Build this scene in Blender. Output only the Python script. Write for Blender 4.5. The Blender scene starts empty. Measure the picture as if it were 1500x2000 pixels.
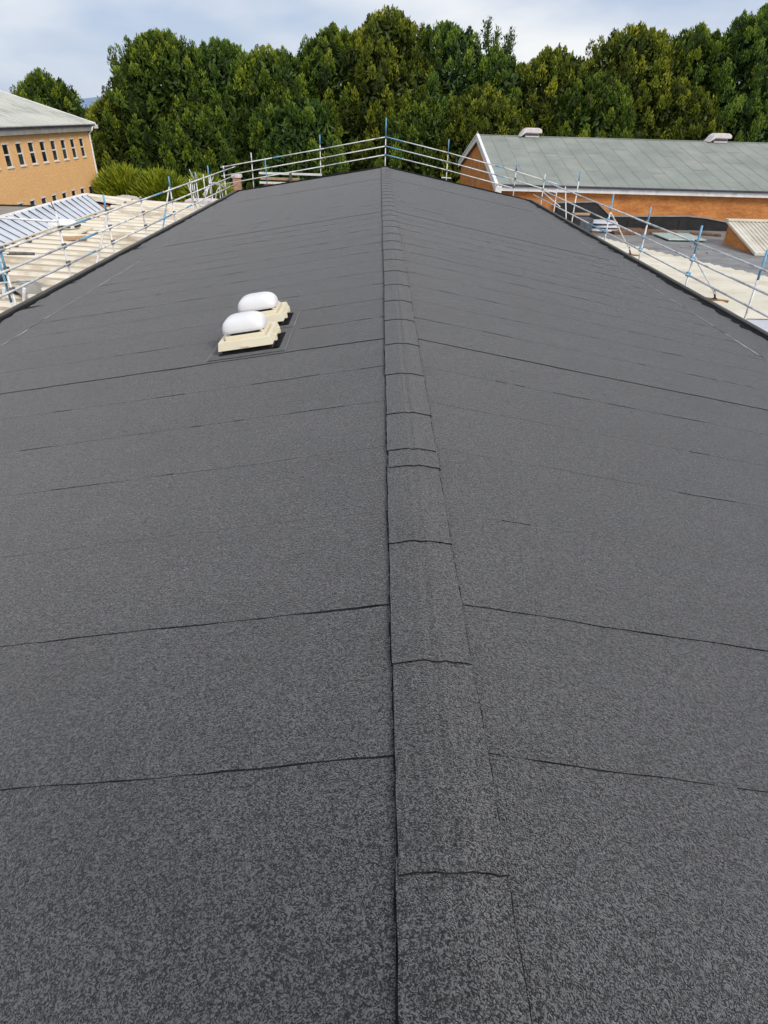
import bpy, math, random
import numpy as np
from mathutils import Vector, Matrix
R = math.radians
scene = bpy.context.scene
COL = scene.collection

# ------------------------------------------------------------------ camera
CAM = Vector((-0.29766, 0.0, 2.2))
pitch, yaw, roll = 0.569987, 0.0210172, 0.0290864
f0 = Vector((math.sin(yaw), math.cos(yaw), 0)); r0 = Vector((math.cos(yaw), -math.sin(yaw), 0)); u0 = Vector((0, 0, 1))
fw = f0*math.cos(pitch) - u0*math.sin(pitch); up = f0*math.sin(pitch) + u0*math.cos(pitch)
rt = r0*math.cos(roll) + up*math.sin(roll); up = -r0*math.sin(roll) + up*math.cos(roll)
cd = bpy.data.cameras.new('camera'); cam = bpy.data.objects.new('camera', cd); COL.objects.link(cam)
M = Matrix((rt, up, -fw)).transposed().to_4x4(); M.translation = CAM
cam.matrix_world = M
cd.sensor_fit = 'HORIZONTAL'; cd.sensor_width = 36; cd.lens = 36*1210.976/1500
cd.clip_start = 0.05; cd.clip_end = 20000
scene.camera = cam

# ------------------------------------------------------------------ world: cloudy daylight
SUN_EL, SUN_AZ = R(40), R(138)      # azimuth from +Y clockwise
w = bpy.data.worlds.new('World'); scene.world = w; w.use_nodes = True
nt = w.node_tree; N = nt.nodes; Lk = nt.links; N.clear()
out = N.new('ShaderNodeOutputWorld'); bg = N.new('ShaderNodeBackground'); bg.inputs['Strength'].default_value = 0.1
sky = N.new('ShaderNodeTexSky'); sky.sky_type = 'NISHITA'; sky.sun_disc = False
sky.sun_elevation = SUN_EL; sky.sun_rotation = SUN_AZ
tc = N.new('ShaderNodeTexCoord'); mp = N.new('ShaderNodeMapping'); mp.inputs['Scale'].default_value = (1.1, 1.1, 3.2)
mp.inputs['Location'].default_value = (0.35, 0.2, 0.1)
nz = N.new('ShaderNodeTexNoise'); nz.inputs['Scale'].default_value = 1.9; nz.inputs['Detail'].default_value = 5; nz.inputs['Roughness'].default_value = 0.5
cr = N.new('ShaderNodeValToRGB'); cr.color_ramp.elements[0].position = 0.38; cr.color_ramp.elements[1].position = 0.60
cr.color_ramp.elements[0].color = (5.2, 6.2, 8.0, 1); cr.color_ramp.elements[1].color = (9.7, 9.8, 10.0, 1)
mx = N.new('ShaderNodeMixRGB'); mx.inputs[0].default_value = 0.9
Lk.new(tc.outputs['Generated'], mp.inputs[0]); Lk.new(mp.outputs[0], nz.inputs['Vector']); Lk.new(nz.outputs['Fac'], cr.inputs[0])
Lk.new(sky.outputs[0], mx.inputs[1]); Lk.new(cr.outputs[0], mx.inputs[2]); Lk.new(mx.outputs[0], bg.inputs['Color']); Lk.new(bg.outputs[0], out.inputs[0])

sl = bpy.data.lights.new('sun', 'SUN'); sl.energy = 2.3; sl.angle = R(22); sl.color = (1, 0.93, 0.82)
so = bpy.data.objects.new('sun', sl); COL.objects.link(so)
sd = Vector((math.sin(SUN_AZ)*math.cos(SUN_EL), math.cos(SUN_AZ)*math.cos(SUN_EL), math.sin(SUN_EL)))
so.rotation_euler = sd.to_track_quat('Z', 'Y').to_euler(); so.location = (10, -10, 30)

scene.view_settings.view_transform = 'Standard'; scene.view_settings.look = 'None'
scene.view_settings.exposure = 0.0; scene.view_settings.gamma = 1.0
scene.render.resolution_x = 768; scene.render.resolution_y = 1024
scene.cycles.max_bounces = 6

# ------------------------------------------------------------------ materials
def node(nt, t, **kw):
    n = nt.nodes.new(t)
    for k, v in kw.items(): n.inputs[k].default_value = v
    return n
def base_mat(name, rough=0.7, metal=0.0, spec=0.5):
    m = bpy.data.materials.new(name); m.use_nodes = True
    b = m.node_tree.nodes['Principled BSDF']
    b.inputs['Roughness'].default_value = rough; b.inputs['Metallic'].default_value = metal
    b.inputs['Specular IOR Level'].default_value = spec
    return m, m.node_tree, b
def coords(nt, scale=(1, 1, 1)):
    t = nt.nodes.new('ShaderNodeTexCoord'); m = nt.nodes.new('ShaderNodeMapping'); m.inputs['Scale'].default_value = scale
    nt.links.new(t.outputs['Object'], m.inputs[0]); return m.outputs[0]
def noise(nt, vec, scale, detail=4, rough=0.55):
    n = node(nt, 'ShaderNodeTexNoise', Scale=scale, Detail=detail, Roughness=rough); nt.links.new(vec, n.inputs['Vector']); return n.outputs['Fac']
def ramp(nt, fac, stops):
    r = nt.nodes.new('ShaderNodeValToRGB'); e = r.color_ramp.elements
    e[0].position, e[0].color = stops[0][0], (*stops[0][1], 1); e[1].position, e[1].color = stops[-1][0], (*stops[-1][1], 1)
    for p, c in stops[1:-1]:
        k = e.new(p); k.color = (*c, 1)
    nt.links.new(fac, r.inputs[0]); return r.outputs[0]
def mixc(nt, fac, a, b, mode='MIX'):
    m = nt.nodes.new('ShaderNodeMixRGB'); m.blend_type = mode
    for s, v in ((0, fac), (1, a), (2, b)):
        if isinstance(v, (int, float)): m.inputs[s].default_value = v
        elif isinstance(v, tuple): m.inputs[s].default_value = (*v, 1)
        else: nt.links.new(v, m.inputs[s])
    return m.outputs[0]
def mth(nt, op, a, b=0.0):
    m = nt.nodes.new('ShaderNodeMath'); m.operation = op
    for s, v in ((0, a), (1, b)):
        if isinstance(v, (int, float)): m.inputs[s].default_value = v
        else: nt.links.new(v, m.inputs[s])
    return m.outputs[0]
def bump(nt, b, h, strength, dist):
    k = node(nt, 'ShaderNodeBump', Strength=strength, Distance=dist); nt.links.new(h, k.inputs['Height']); nt.links.new(k.outputs[0], b.inputs['Normal'])
def pm(name, c1, c2, scale=3.0, rough=0.7, metal=0.0, spec=0.5, bs=0.0, bscale=40, stretch=(1, 1, 1), dirt=None, dirtscale=1.2, lo=0.35, hi=0.65):
    m, nt, b = base_mat(name, rough, metal, spec)
    v = coords(nt, stretch); c = ramp(nt, noise(nt, v, scale, 6, 0.6), [(lo, c1), (hi, c2)])
    if dirt:
        v2 = coords(nt); d = ramp(nt, noise(nt, v2, dirtscale, 8, 0.65), [(0.5, (0, 0, 0)), (0.72, (1, 1, 1))])
        c = mixc(nt, d, c, dirt)
    nt.links.new(c, b.inputs['Base Color'])
    if bs: bump(nt, b, noise(nt, coords(nt), bscale, 4), bs, 0.01)
    return m

def felt_mat(name, dark, light):
    m, nt, b = base_mat(name, 0.7, 0, 0.5)
    v = coords(nt)
    # curled granule trails: contour lines of two soft noises, broken up by a third
    a = noise(nt, v, 44, 1.0, 0.4); wa = mth(nt, 'SINE', mth(nt, 'MULTIPLY', a, 34.0))
    a2 = noise(nt, v, 66, 0.6, 0.4); wb = mth(nt, 'SINE', mth(nt, 'MULTIPLY', a2, 24.0))
    g1 = noise(nt, v, 9, 2, 0.5); g2 = ramp(nt, g1, [(0.42, (0, 0, 0)), (0.58, (1, 1, 1))])
    worm = mixc(nt, g2, wa, wb)
    worm = mth(nt, 'ADD', mth(nt, 'MULTIPLY', wa, mth(nt, 'SUBTRACT', 1.0, g2)), mth(nt, 'MULTIPLY', wb, g2))
    sp = noise(nt, v, 150, 2, 0.7)
    md = ramp(nt, noise(nt, v, 31, 2, 0.6), [(0.35, (0.25, 0.25, 0.25)), (0.65, (1, 1, 1))])
    h = mth(nt, 'ADD', mth(nt, 'MULTIPLY', mth(nt, 'MULTIPLY', worm, md), 0.85), mth(nt, 'MULTIPLY', mth(nt, 'SUBTRACT', sp, 0.5), 2.6))
    a3 = noise(nt, v, 17, 1.0, 0.4); wc = mth(nt, 'SINE', mth(nt, 'MULTIPLY', a3, 34.0))
    h = mth(nt, 'ADD', h, mth(nt, 'MULTIPLY', wc, 0.05))
    fr = noise(nt, v, 60, 3, 0.9); h = mth(nt, 'ADD', h, mth(nt, 'MULTIPLY', mth(nt, 'SUBTRACT', fr, 0.5), 4.2))
    h = mth(nt, 'ADD', h, 0.45)
    mid = tuple((d+l)*0.235 for d, l in zip(dark, light))
    c = ramp(nt, h, [(0.05, dark), (0.45, mid), (0.95, light)])
    vd = node(nt, 'ShaderNodeTexVoronoi', Scale=4.5); nt.links.new(v, vd.inputs['Vector'])
    dk = ramp(nt, vd.outputs['Distance'], [(0.05, (1, 1, 1)), (0.075, (0, 0, 0))]); dk2 = mth(nt, 'MULTIPLY', dk, ramp(nt, noise(nt, v, 1.7, 2), [(0.52, (0, 0, 0)), (0.56, (1, 1, 1))]))
    c = mixc(nt, mth(nt, 'MULTIPLY', dk2, 0.8), c, (0.018, 0.018, 0.019))
    sc_ = ramp(nt, noise(nt, coords(nt, (1, 3.5, 1)), 1.9, 9, 0.68), [(0.42, (0.94, 0.94, 0.94)), (0.62, (1.0, 1.0, 1.0)), (0.75, (1.16, 1.155, 1.14))])
    c = mixc(nt, 1.0, c, sc_, 'MULTIPLY')
    vo = node(nt, 'ShaderNodeTexVoronoi', Scale=21.0); nt.links.new(v, vo.inputs['Vector'])
    fl = ramp(nt, vo.outputs['Distance'], [(0.0, (1, 1, 1)), (0.085, (0, 0, 0))])
    vn = noise(nt, v, 5, 2); fl2 = mth(nt, 'MULTIPLY', fl, ramp(nt, vn, [(0.58, (0, 0, 0)), (0.62, (1, 1, 1))]))
    c = mixc(nt, mth(nt, 'MULTIPLY', fl2, 0.6), c, (0.28, 0.28, 0.26))
    big = ramp(nt, noise(nt, coords(nt, (0.5, 1.2, 1)), 1.1, 6, 0.6), [(0.3, (0.88, 0.88, 0.88)), (0.7, (1.12, 1.12, 1.12))])
    c = mixc(nt, 1.0, c, big, 'MULTIPLY')
    at = nt.nodes.new('ShaderNodeAttribute'); at.attribute_name = 'tone'
    c = mixc(nt, 1.0, c, at.outputs['Color'], 'MULTIPLY')
    nt.links.new(c, b.inputs['Base Color'])
    b.inputs['Sheen Weight'].default_value = 0.42; b.inputs['Sheen Roughness'].default_value = 0.22; b.inputs['Sheen Tint'].default_value = (0.95, 0.94, 0.96, 1)
    hb = mth(nt, 'ADD', mth(nt, 'MULTIPLY', h, 0.12), noise(nt, coords(nt, (1.0, 2.2, 1)), 2.2, 3, 0.5))
    k1 = node(nt, 'ShaderNodeBump', Strength=0.35, Distance=0.02); nt.links.new(hb, k1.inputs['Height'])
    k2 = node(nt, 'ShaderNodeBump', Strength=0.8, Distance=0.004); nt.links.new(h, k2.inputs['Height']); nt.links.new(k1.outputs[0], k2.inputs['Normal']); nt.links.new(k2.outputs[0], b.inputs['Normal'])
    return m

MT = {}
MT['felt'] = felt_mat('mineral_felt', (0.0030, 0.0031, 0.0033), (0.152, 0.153, 0.160))
MT['feltcap'] = felt_mat('mineral_felt_cap', (0.0041, 0.0042, 0.0044), (0.160, 0.160, 0.165))
MT['lit_felt_edge'] = pm('felt_edge_highlight', (0.14, 0.14, 0.14), (0.38, 0.38, 0.38), 3, 0.8)  # light caught by raised felt edges, put into the colour
MT['bitumen_and_shade'] = pm('bitumen_and_shade', (0.007, 0.007, 0.008), (0.024, 0.024, 0.025), 14, 0.9, spec=0.06, bs=0.3, bscale=60)  # real bitumen, and the shade painted beside eaves and kerbs
MT['trim'] = pm('edge_trim', (0.030, 0.030, 0.027), (0.060, 0.058, 0.052), 2.5, 0.45, stretch=(4, .4, 4), bs=0.1)
MT['galv'] = pm('galvanised_steel', (0.66, 0.665, 0.67), (0.84, 0.845, 0.85), 5, 0.42, 0.05, bs=0.1, dirt=(0.20, 0.19, 0.17), dirtscale=3)
MT['galvd'] = pm('dull_steel', (0.10, 0.10, 0.10), (0.22, 0.21, 0.2), 9, 0.5, 0.5)
MT['blue'] = pm('blue_paint', (0.07, 0.29, 0.52), (0.17, 0.46, 0.70), 7, 0.5, bs=0.1, dirt=(0.3, 0.38, 0.45), dirtscale=6)
MT['rust'] = pm('rusty_timber', (0.22, 0.08, 0.02), (0.42, 0.19, 0.06), 9, 0.8)
MT['wood'] = pm('scaffold_timber', (0.36, 0.22, 0.12), (0.58, 0.40, 0.26), 6, 0.8, stretch=(1, 6, 6))
MT['woodd'] = pm('dark_plywood', (0.11, 0.055, 0.03), (0.26, 0.14, 0.075), 4, 0.75, dirt=(.05, .03, .02))
MT['cream'] = pm('cream_plastic', (0.76, 0.68, 0.51), (0.80, 0.73, 0.56), 2, 0.5)
MT['dome'] = pm('white_acrylic', (0.76, 0.76, 0.78), (0.84, 0.84, 0.85), 3, 0.38, spec=0.4)
MT['black'] = pm('black_membrane', (0.010, 0.010, 0.011), (0.024, 0.024, 0.026), 3, 0.5, bs=0.2, bscale=3)
MT['white'] = pm('white_paint', (0.80, 0.80, 0.80), (0.88, 0.88, 0.88), 2, 0.5, dirt=(0.58, 0.57, 0.54), dirtscale=2.5)
MT['beigepan'] = pm('beige_sheet_dark_pan', (0.38, 0.315, 0.225), (0.52, 0.445, 0.335), 0.6, 0.7, stretch=(0.35, 1.6, 1), dirt=(0.30, 0.21, 0.12), dirtscale=0.8)  # pans between the ribs coloured darker than the crests
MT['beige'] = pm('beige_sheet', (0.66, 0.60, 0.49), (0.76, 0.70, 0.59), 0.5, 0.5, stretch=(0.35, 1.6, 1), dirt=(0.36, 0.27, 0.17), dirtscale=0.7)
MT['beige2'] = pm('pale_beige_sheet', (0.58, 0.545, 0.45), (0.69, 0.65, 0.55), 0.4, 0.5, stretch=(0.35, 1.6, 1), dirt=(0.46, 0.40, 0.31), dirtscale=0.6)
MT['silver'] = pm('coated_metal_sheet', (0.60, 0.635, 0.70), (0.74, 0.77, 0.83), 0.8, 0.35, 0.2)
MT['palegrey'] = pm('pale_grey_sheet', (0.48, 0.49, 0.53), (0.60, 0.61, 0.66), 0.8, 0.5)
MT['seamdark'] = pm('dark_seam', (0.05, 0.055, 0.07), (0.10, 0.11, 0.13), 3, 0.6)
MT['greenfelt'] = pm('green_grey_felt', (0.215, 0.238, 0.212), (0.28, 0.30, 0.27), 0.5, 0.8, bs=0.15, bscale=90, dirt=(0.33, 0.335, 0.305), dirtscale=0.35)
MT['greenseam'] = pm('green_felt_seam', (0.13, 0.145, 0.135), (0.20, 0.215, 0.20), 2, 0.8)
MT['lead'] = pm('dark_blue_grey_trim', (0.03, 0.032, 0.05), (0.06, 0.06, 0.09), 2, 0.5)
MT['flatroof'] = pm('flat_roof_felt', (0.14, 0.143, 0.148), (0.26, 0.26, 0.26), 0.9, 0.6, dirt=(0.26, 0.25, 0.23), dirtscale=1.5)
MT['greysheet'] = pm('grey_fibre_cement', (0.25, 0.24, 0.22), (0.36, 0.345, 0.32), 1.5, 0.8)
MT['roofgrey'] = pm('pale_roof_sheet', (0.50, 0.505, 0.45), (0.60, 0.60, 0.54), 0.6, 0.55, stretch=(1, .3, 1), dirt=(0.3, 0.3, 0.27), dirtscale=0.4)
MT['mint'] = pm('translucent_pane', (0.42, 0.56, 0.53), (0.56, 0.68, 0.66), 2, 0.25)
MT['pink'] = pm('weathered_pink_paint', (0.66, 0.57, 0.57), (0.78, 0.71, 0.71), 3, 0.55)
MT['salmon'] = pm('salmon_brick', (0.42, 0.22, 0.15), (0.56, 0.33, 0.24), 8, 0.85)
MT['bark'] = pm('bark', (0.05, 0.038, 0.028), (0.12, 0.09, 0.065), 6, 0.9, stretch=(3, 3, .6), bs=0.4, bscale=12)
MT['paleconc'] = pm('pale_gravel_concrete', (0.3, 0.29, 0.26), (0.45, 0.43, 0.38), 4, 0.9)
m, nt_, b_ = base_mat('window_glass', 0.08, 0, 0.6)
nt_.links.new(ramp(nt_, noise(nt_, coords(nt_), 1.4, 2), [(0.4, (0.012, 0.016, 0.02)), (0.6, (0.05, 0.065, 0.07))]), b_.inputs['Base Color']); MT['glass'] = m

def wall_mat(name, c1, c2, mortar, rowh, bw, msize, stain, bstr=0.3, patch=0.5):
    m, nt, b = base_mat(name, 0.85, 0, 0.3)
    t = nt.nodes.new('ShaderNodeTexCoord'); s = nt.nodes.new('ShaderNodeSeparateXYZ'); nt.links.new(t.outputs['Object'], s.inputs[0])
    cm = nt.nodes.new('ShaderNodeCombineXYZ'); nt.links.new(mth(nt, 'ADD', s.outputs[0], s.outputs[1]), cm.inputs[0]); nt.links.new(s.outputs[2], cm.inputs[1])
    br = nt.nodes.new('ShaderNodeTexBrick'); nt.links.new(cm.outputs[0], br.inputs['Vector'])
    br.inputs['Color1'].default_value = (*c1, 1); br.inputs['Color2'].default_value = (*c2, 1); br.inputs['Mortar'].default_value = (*mortar, 1)
    br.inputs['Scale'].default_value = 1.0; br.inputs['Brick Width'].default_value = bw; br.inputs['Row Height'].default_value = rowh
    br.inputs['Mortar Size'].default_value = msize; br.inputs['Bias'].default_value = 0.0
    st = ramp(nt, noise(nt, coords(nt, (1, 1, 2.2)), 0.7, 9, 0.65), [(0.42, (0, 0, 0)), (0.7, (1, 1, 1))])
    c = mixc(nt, mth(nt, 'MULTIPLY', st, patch), br.outputs['Color'], stain)
    fine = ramp(nt, noise(nt, coords(nt, (1, 1, 2)), 5.0, 5, 0.7), [(0.3, (0.8, 0.8, 0.8)), (0.7, (1.15, 1.15, 1.15))])
    c = mixc(nt, 1.0, c, fine, 'MULTIPLY')
    nt.links.new(c, b.inputs['Base Color']); bump(nt, b, br.outputs['Fac'], -bstr, 0.01)
    return m
MT['brick'] = wall_mat('orange_brick', (0.56, 0.19, 0.045), (0.66, 0.26, 0.065), (0.64, 0.36, 0.16), 0.075, 0.225, 0.008, (0.30, 0.095, 0.03), patch=0.7)
MT['brickdull'] = wall_mat('plain_brick', (0.30, 0.13, 0.07), (0.40, 0.18, 0.10), (0.4, 0.34, 0.28), 0.075, 0.225, 0.01, (0.2, 0.1, 0.06))
MT['orange'] = wall_mat('painted_orange_masonry', (0.93, 0.54, 0.235), (0.95, 0.57, 0.26), (0.88, 0.50, 0.205), 0.22, 0.45, 0.008, (0.80, 0.48, 0.225), 0.12, patch=0.45)

def foliage(name, dark, mid, light):
    m, nt, b = base_mat(name, 0.6, 0, 0.25)
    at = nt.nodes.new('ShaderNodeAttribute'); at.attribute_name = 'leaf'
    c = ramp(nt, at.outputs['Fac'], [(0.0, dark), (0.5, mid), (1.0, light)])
    nt.links.new(c, b.inputs['Base Color']); return m
MT['fol_a'] = foliage('foliage_deep', (0.022, 0.040, 0.008), (0.092, 0.155, 0.014), (0.26, 0.315, 0.024))
MT['fol_b'] = foliage('foliage_olive', (0.028, 0.040, 0.008), (0.122, 0.162, 0.012), (0.33, 0.335, 0.025))
MT['fol_c'] = foliage('foliage_bluish', (0.022, 0.042, 0.013), (0.086, 0.160, 0.020), (0.235, 0.315, 0.036))
MT['fol_h'] = foliage('foliage_bamboo', (0.055, 0.08, 0.010), (0.22, 0.28, 0.018), (0.44, 0.46, 0.035))

# ------------------------------------------------------------------ builders
class MB:
    def __init__(s): s.v = []; s.f = []; s.m = []; s.mats = []; s.tone = []
    def mi(s, mat):
        if mat not in s.mats: s.mats.append(mat)
        return s.mats.index(mat)
    def face(s, pts, mat, tone=1.0):
        n = len(s.v); s.v += [tuple(p) for p in pts]; s.f.append(tuple(range(n, n+len(pts)))); s.m.append(s.mi(mat)); s.tone.append(tone)
    def box(s, a, b, mat):
        (x0, y0, z0), (x1, y1, z1) = a, b
        s.hexa([(x0, y0, z0), (x1, y0, z0), (x1, y1, z0), (x0, y1, z0), (x0, y0, z1), (x1, y0, z1), (x1, y1, z1), (x0, y1, z1)], mat)
    def hexa(s, p, mat):
        n = len(s.v); s.v += [tuple(q) for q in p]
        for q in ((0, 3, 2, 1), (4, 5, 6, 7), (0, 1, 5, 4), (1, 2, 6, 5), (2, 3, 7, 6), (3, 0, 4, 7)):
            s.f.append(tuple(n+i for i in q)); s.m.append(s.mi(mat)); s.tone.append(1.0)
    def prism(s, poly, axis, a, b, mat):       # poly in the two other axes
        def mk(u, v, t): return {'x': (t, u, v), 'y': (u, t, v), 'z': (u, v, t)}[axis]
        n = len(poly); k = len(s.v)
        s.v += [mk(u, v, a) for u, v in poly] + [mk(u, v, b) for u, v in poly]
        mi = s.mi(mat)
        s.f.append(tuple(range(k, k+n))[::-1]); s.f.append(tuple(range(k+n, k+2*n))); s.m += [mi, mi]; s.tone += [1, 1]
        for i in range(n):
            j = (i+1) % n; s.f.append((k+i, k+j, k+n+j, k+n+i)); s.m.append(mi); s.tone.append(1.0)
    def tube(s, pts, r, mat, n=10, cap=True):
        pts = [Vector(p) for p in pts]; mi = s.mi(mat); rings = []
        for i, p in enumerate(pts):
            d = (pts[min(i+1, len(pts)-1)] - pts[max(i-1, 0)]).normalized()
            a = d.orthogonal().normalized() if i == 0 else (prev - d*prev.dot(d)).normalized()
            prev = a; b = d.cross(a); rr = r[i] if isinstance(r, (list, tuple)) else r
            k = len(s.v); s.v += [tuple(p + (a*math.cos(t) + b*math.sin(t))*rr) for t in [2*math.pi*j/n for j in range(n)]]
            rings.append(k)
        for k0, k1 in zip(rings, rings[1:]):
            for j in range(n):
                s.f.append((k0+j, k0+(j+1) % n, k1+(j+1) % n, k1+j)); s.m.append(mi); s.tone.append(1.0)
        if cap:
            s.f.append(tuple(rings[0]+j for j in range(n))[::-1]); s.f.append(tuple(rings[-1]+j for j in range(n))); s.m += [mi, mi]; s.tone += [1, 1]
    def build(s, name, parent=None, smooth=False, bevel=0, seg=2, origin=None):
        me = bpy.data.meshes.new(name); v = s.v
        if origin is not None: v = [(a-origin[0], b-origin[1], c-origin[2]) for a, b, c in v]
        me.from_pydata(v, [], s.f)
        for m in s.mats: me.materials.append(m if not isinstance(m, str) else MT[m])
        me.polygons.foreach_set('material_index', s.m)
        if smooth: me.polygons.foreach_set('use_smooth', [True]*len(s.f))
        at = me.color_attributes.new('tone', 'FLOAT_COLOR', 'CORNER')
        cols = []
        for p, t in zip(s.f, s.tone): cols += [t, t, t, 1.0]*len(p)
        at.data.foreach_set('color', cols)
        me.update()
        o = bpy.data.objects.new(name, me); COL.objects.link(o)
        if origin is not None: o.location = origin
        if parent: o.parent = parent
        if bevel:
            bv = o.modifiers.new('bevel', 'BEVEL'); bv.width = bevel; bv.segments = seg; bv.limit_method = 'ANGLE'
        return o
def thing(name, label, cat, loc=(0, 0, 0), rot=(0, 0, 0), group=None):
    o = bpy.data.objects.new(name, None); COL.objects.link(o); o.location = loc; o.rotation_euler = rot; o.empty_display_size = 0.3
    return tag(o, label, cat, group)
def tag(o, label, cat, group=None, kind=None):
    if label: o['label'] = label
    if cat: o['category'] = cat
    if group: o['group'] = group
    if kind: o['kind'] = kind
    return o
def wob(rng, n, amp, k=3):
    a = [rng.uniform(-1, 1) for _ in range(n+2*k)]
    return [amp*sum(a[i:i+2*k])/(2*k)*1.8 for i in range(n)]

# ------------------------------------------------------------------ ground and far hills
GZ = -6.5
g = MB(); g.face([(-6000, -2000, GZ), (6000, -2000, GZ), (6000, 9000, GZ), (-6000, 9000, GZ)], 'grass')
MT['grass'] = pm('rough_ground', (0.04, 0.06, 0.02), (0.09, 0.09, 0.05), 0.15, 0.95)
tag(g.build('ground'), None, None, kind='structure')
MT['hill'] = pm('haze_tinted_hill', (0.16, 0.24, 0.36), (0.22, 0.31, 0.44), 0.004, 1.0)  # distance haze put into the hill colour
h = MB(); rng = random.Random(5)
pr = [(-3800 + i*160, 60 + 55*math.sin(i*0.45) + rng.uniform(-12, 12)) for i in range(60)]
for (x0, z0), (x1, z1) in zip(pr, pr[1:]):
    h.face([(x0, 3600, GZ), (x1, 3600, GZ), (x1, 4400, z1), (x0, 4400, z0)], 'hill')
    h.face([(x0, 4400, z0), (x1, 4400, z1), (x1, 5200, GZ), (x0, 5200, GZ)], 'hill')
tag(h.build('hills', smooth=True), None, None, kind='structure')

# ------------------------------------------------------------------ main felt roof
SL, SR, W, Y0, Y1 = 0.1700, 0.1800, 7.40, -2.2, 35.1
def rz(x, h=0.0): return h - (SR*x if x > 0 else -SL*x)
main = thing('felt_roofed_building', 'long building with a low double pitched roof of new dark grey mineral felt', 'building', (0, 16, GZ))
def part(mb, name, parent=main, **k):
    o = mb.build(name, None, **k); o.parent = parent; o.matrix_parent_inverse = Matrix.Translation(Vector(parent.location)).inverted(); return o
mb = MB(); mb.prism([(-7.2, GZ+.0), (7.2, GZ), (7.2, rz(7.2)-.16), (0, -.16), (-7.2, rz(-7.2)-.16)], 'y', Y0+.2, Y1-.12, 'brickdull'); part(mb, 'wall')

def seam_list():
    s = [1.62 + .945*k for k in range(-4, 40)]
    return [y for y in s if y < Y1-.4]
STRONG = {0: 1.0, 1: 0.85, 6: 1.0, 18: 0.95, 2: .3, 29: .75, 5: .1, 7: .2}
def slope(side, seed):
    rng = random.Random(seed); mb = MB(); ss = seam_list(); nx = 70
    xs = [side*(0.05 + (W-.05)*i/nx) for i in range(nx+1)]
    edges = []
    for k, y in enumerate(ss):
        wv = wob(rng, nx+1, .013); edges.append([y + wv[i] for i in range(nx+1)])
    edges.append([Y1]*(nx+1))
    # ground sheet beneath laps
    for k in range(len(ss)):
        tone = rng.uniform(.955, 1.045); st = STRONG.get(k-4, rng.choice([.03, .06, .2, .05]))
        if side > 0 and k-4 in (0, 1): st = .55
        bw = wob(rng, nx+1, .010, 2); fine = [rng.uniform(-.003, .003) for _ in range(nx+1)]
        runs = wob(rng, nx+1, 1.0, 2); BL = .0028 if k < 9 else .0055
        if k < 6: runs = [abs(r)+.3 for r in runs]
        for i in range(nx):
            pts = []
            a0, a1 = edges[k][i], edges[k][i+1]; b0, b1 = edges[k+1][i]+.03, edges[k+1][i+1]+.03
            if k == len(ss)-1: b0 = b1 = Y1
            x0, x1 = xs[i], xs[i+1]; hi = (.008 if k > 8 else .006) if st > .7 else (.0036 if k < 23 else .0022); lo = .0018; dark = st > .5 or (runs[i] > .25 and k < 26)
            P = [(x0, a0, rz(x0, hi)), (x1, a1, rz(x1, hi)), (x1, b1, rz(x1, lo)), (x0, b0, rz(x0, lo))]
            if side < 0: P = P[::-1]
            mb.face(P, 'felt', tone)
            P = [(x0, a0, rz(x0, -.004)), (x1, a1, rz(x1, -.004)), (x1, a1, rz(x1, hi)), (x0, a0, rz(x0, hi))]
            mb.face(P if side > 0 else P[::-1], 'bitumen_and_shade' if dark else 'felt', 1.1)
            # bitumen bleed in front of the lap
            w0 = max(0.0, BL*st*2 + bw[i]*(.3+st*.4) + fine[i]); w1 = max(0.0, BL*st*2 + bw[i+1]*(.3+st*.4) + fine[i+1])
            if not dark: continue
            if w0 + w1 > .002:
                P = [(x0, a0-w0, rz(x0, .0028)), (x1, a1-w1, rz(x1, .0028)), (x1, a1+.001, rz(x1, .0062)), (x0, a0+.001, rz(x0, .0062))]
                mb.face(P if side > 0 else P[::-1], 'bitumen_and_shade')
    return part(mb, 'roof_slope')
slope(-1, 11); slope(1, 12)

# lengthwise felt sheets along each eave, with painted edge highlight and shade smears
def eave_strip(side, seed):
    rng = random.Random(seed); mb = MB(); y = Y0; xin = 6.30
    cuts = [Y0, 5.0, 13.2, 21.4, 29.3, Y1]
    ny = 300; step = (Y1-Y0)/ny
    wv = wob(rng, ny+2, .02, 4); ov = wob(rng, ny+2, .05, 2)
    for i in range(ny):
        ya, yb = Y0+i*step, Y0+(i+1)*step
        xa, xb = side*(xin+wv[i]), side*(xin+wv[i+1])
        xo0, xo1 = side*(7.30+ov[i]), side*(7.30+ov[i+1])
        P = [(xa, ya, rz(xa, .0135)), (xo0, ya, rz(xo0, .0125)), (xo1, yb, rz(xo1, .0125)), (xb, yb, rz(xb, .0135))]
        mb.face(P if side > 0 else P[::-1], 'felt', .97 + .02*math.sin(i*.11))
        if rng.random() < .88:
            e = .020 + (.016 if rng.random() < .4 else 0)
            xe0, xe1 = xa-side*e, xb-side*e
            P = [(xe0, ya, rz(xe0, .009)), (xa, ya, rz(xa, .0138)), (xb, yb, rz(xb, .0138)), (xe1, yb, rz(xe1, .009))]
            mb.face(P if side > 0 else P[::-1], 'lit_felt_edge')  # broken pale strip, a highlight painted along the raised edge
    # shade between felt edge and trim is painted as a ragged black band
    return part(mb, 'eaves_sheet'), cuts
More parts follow.
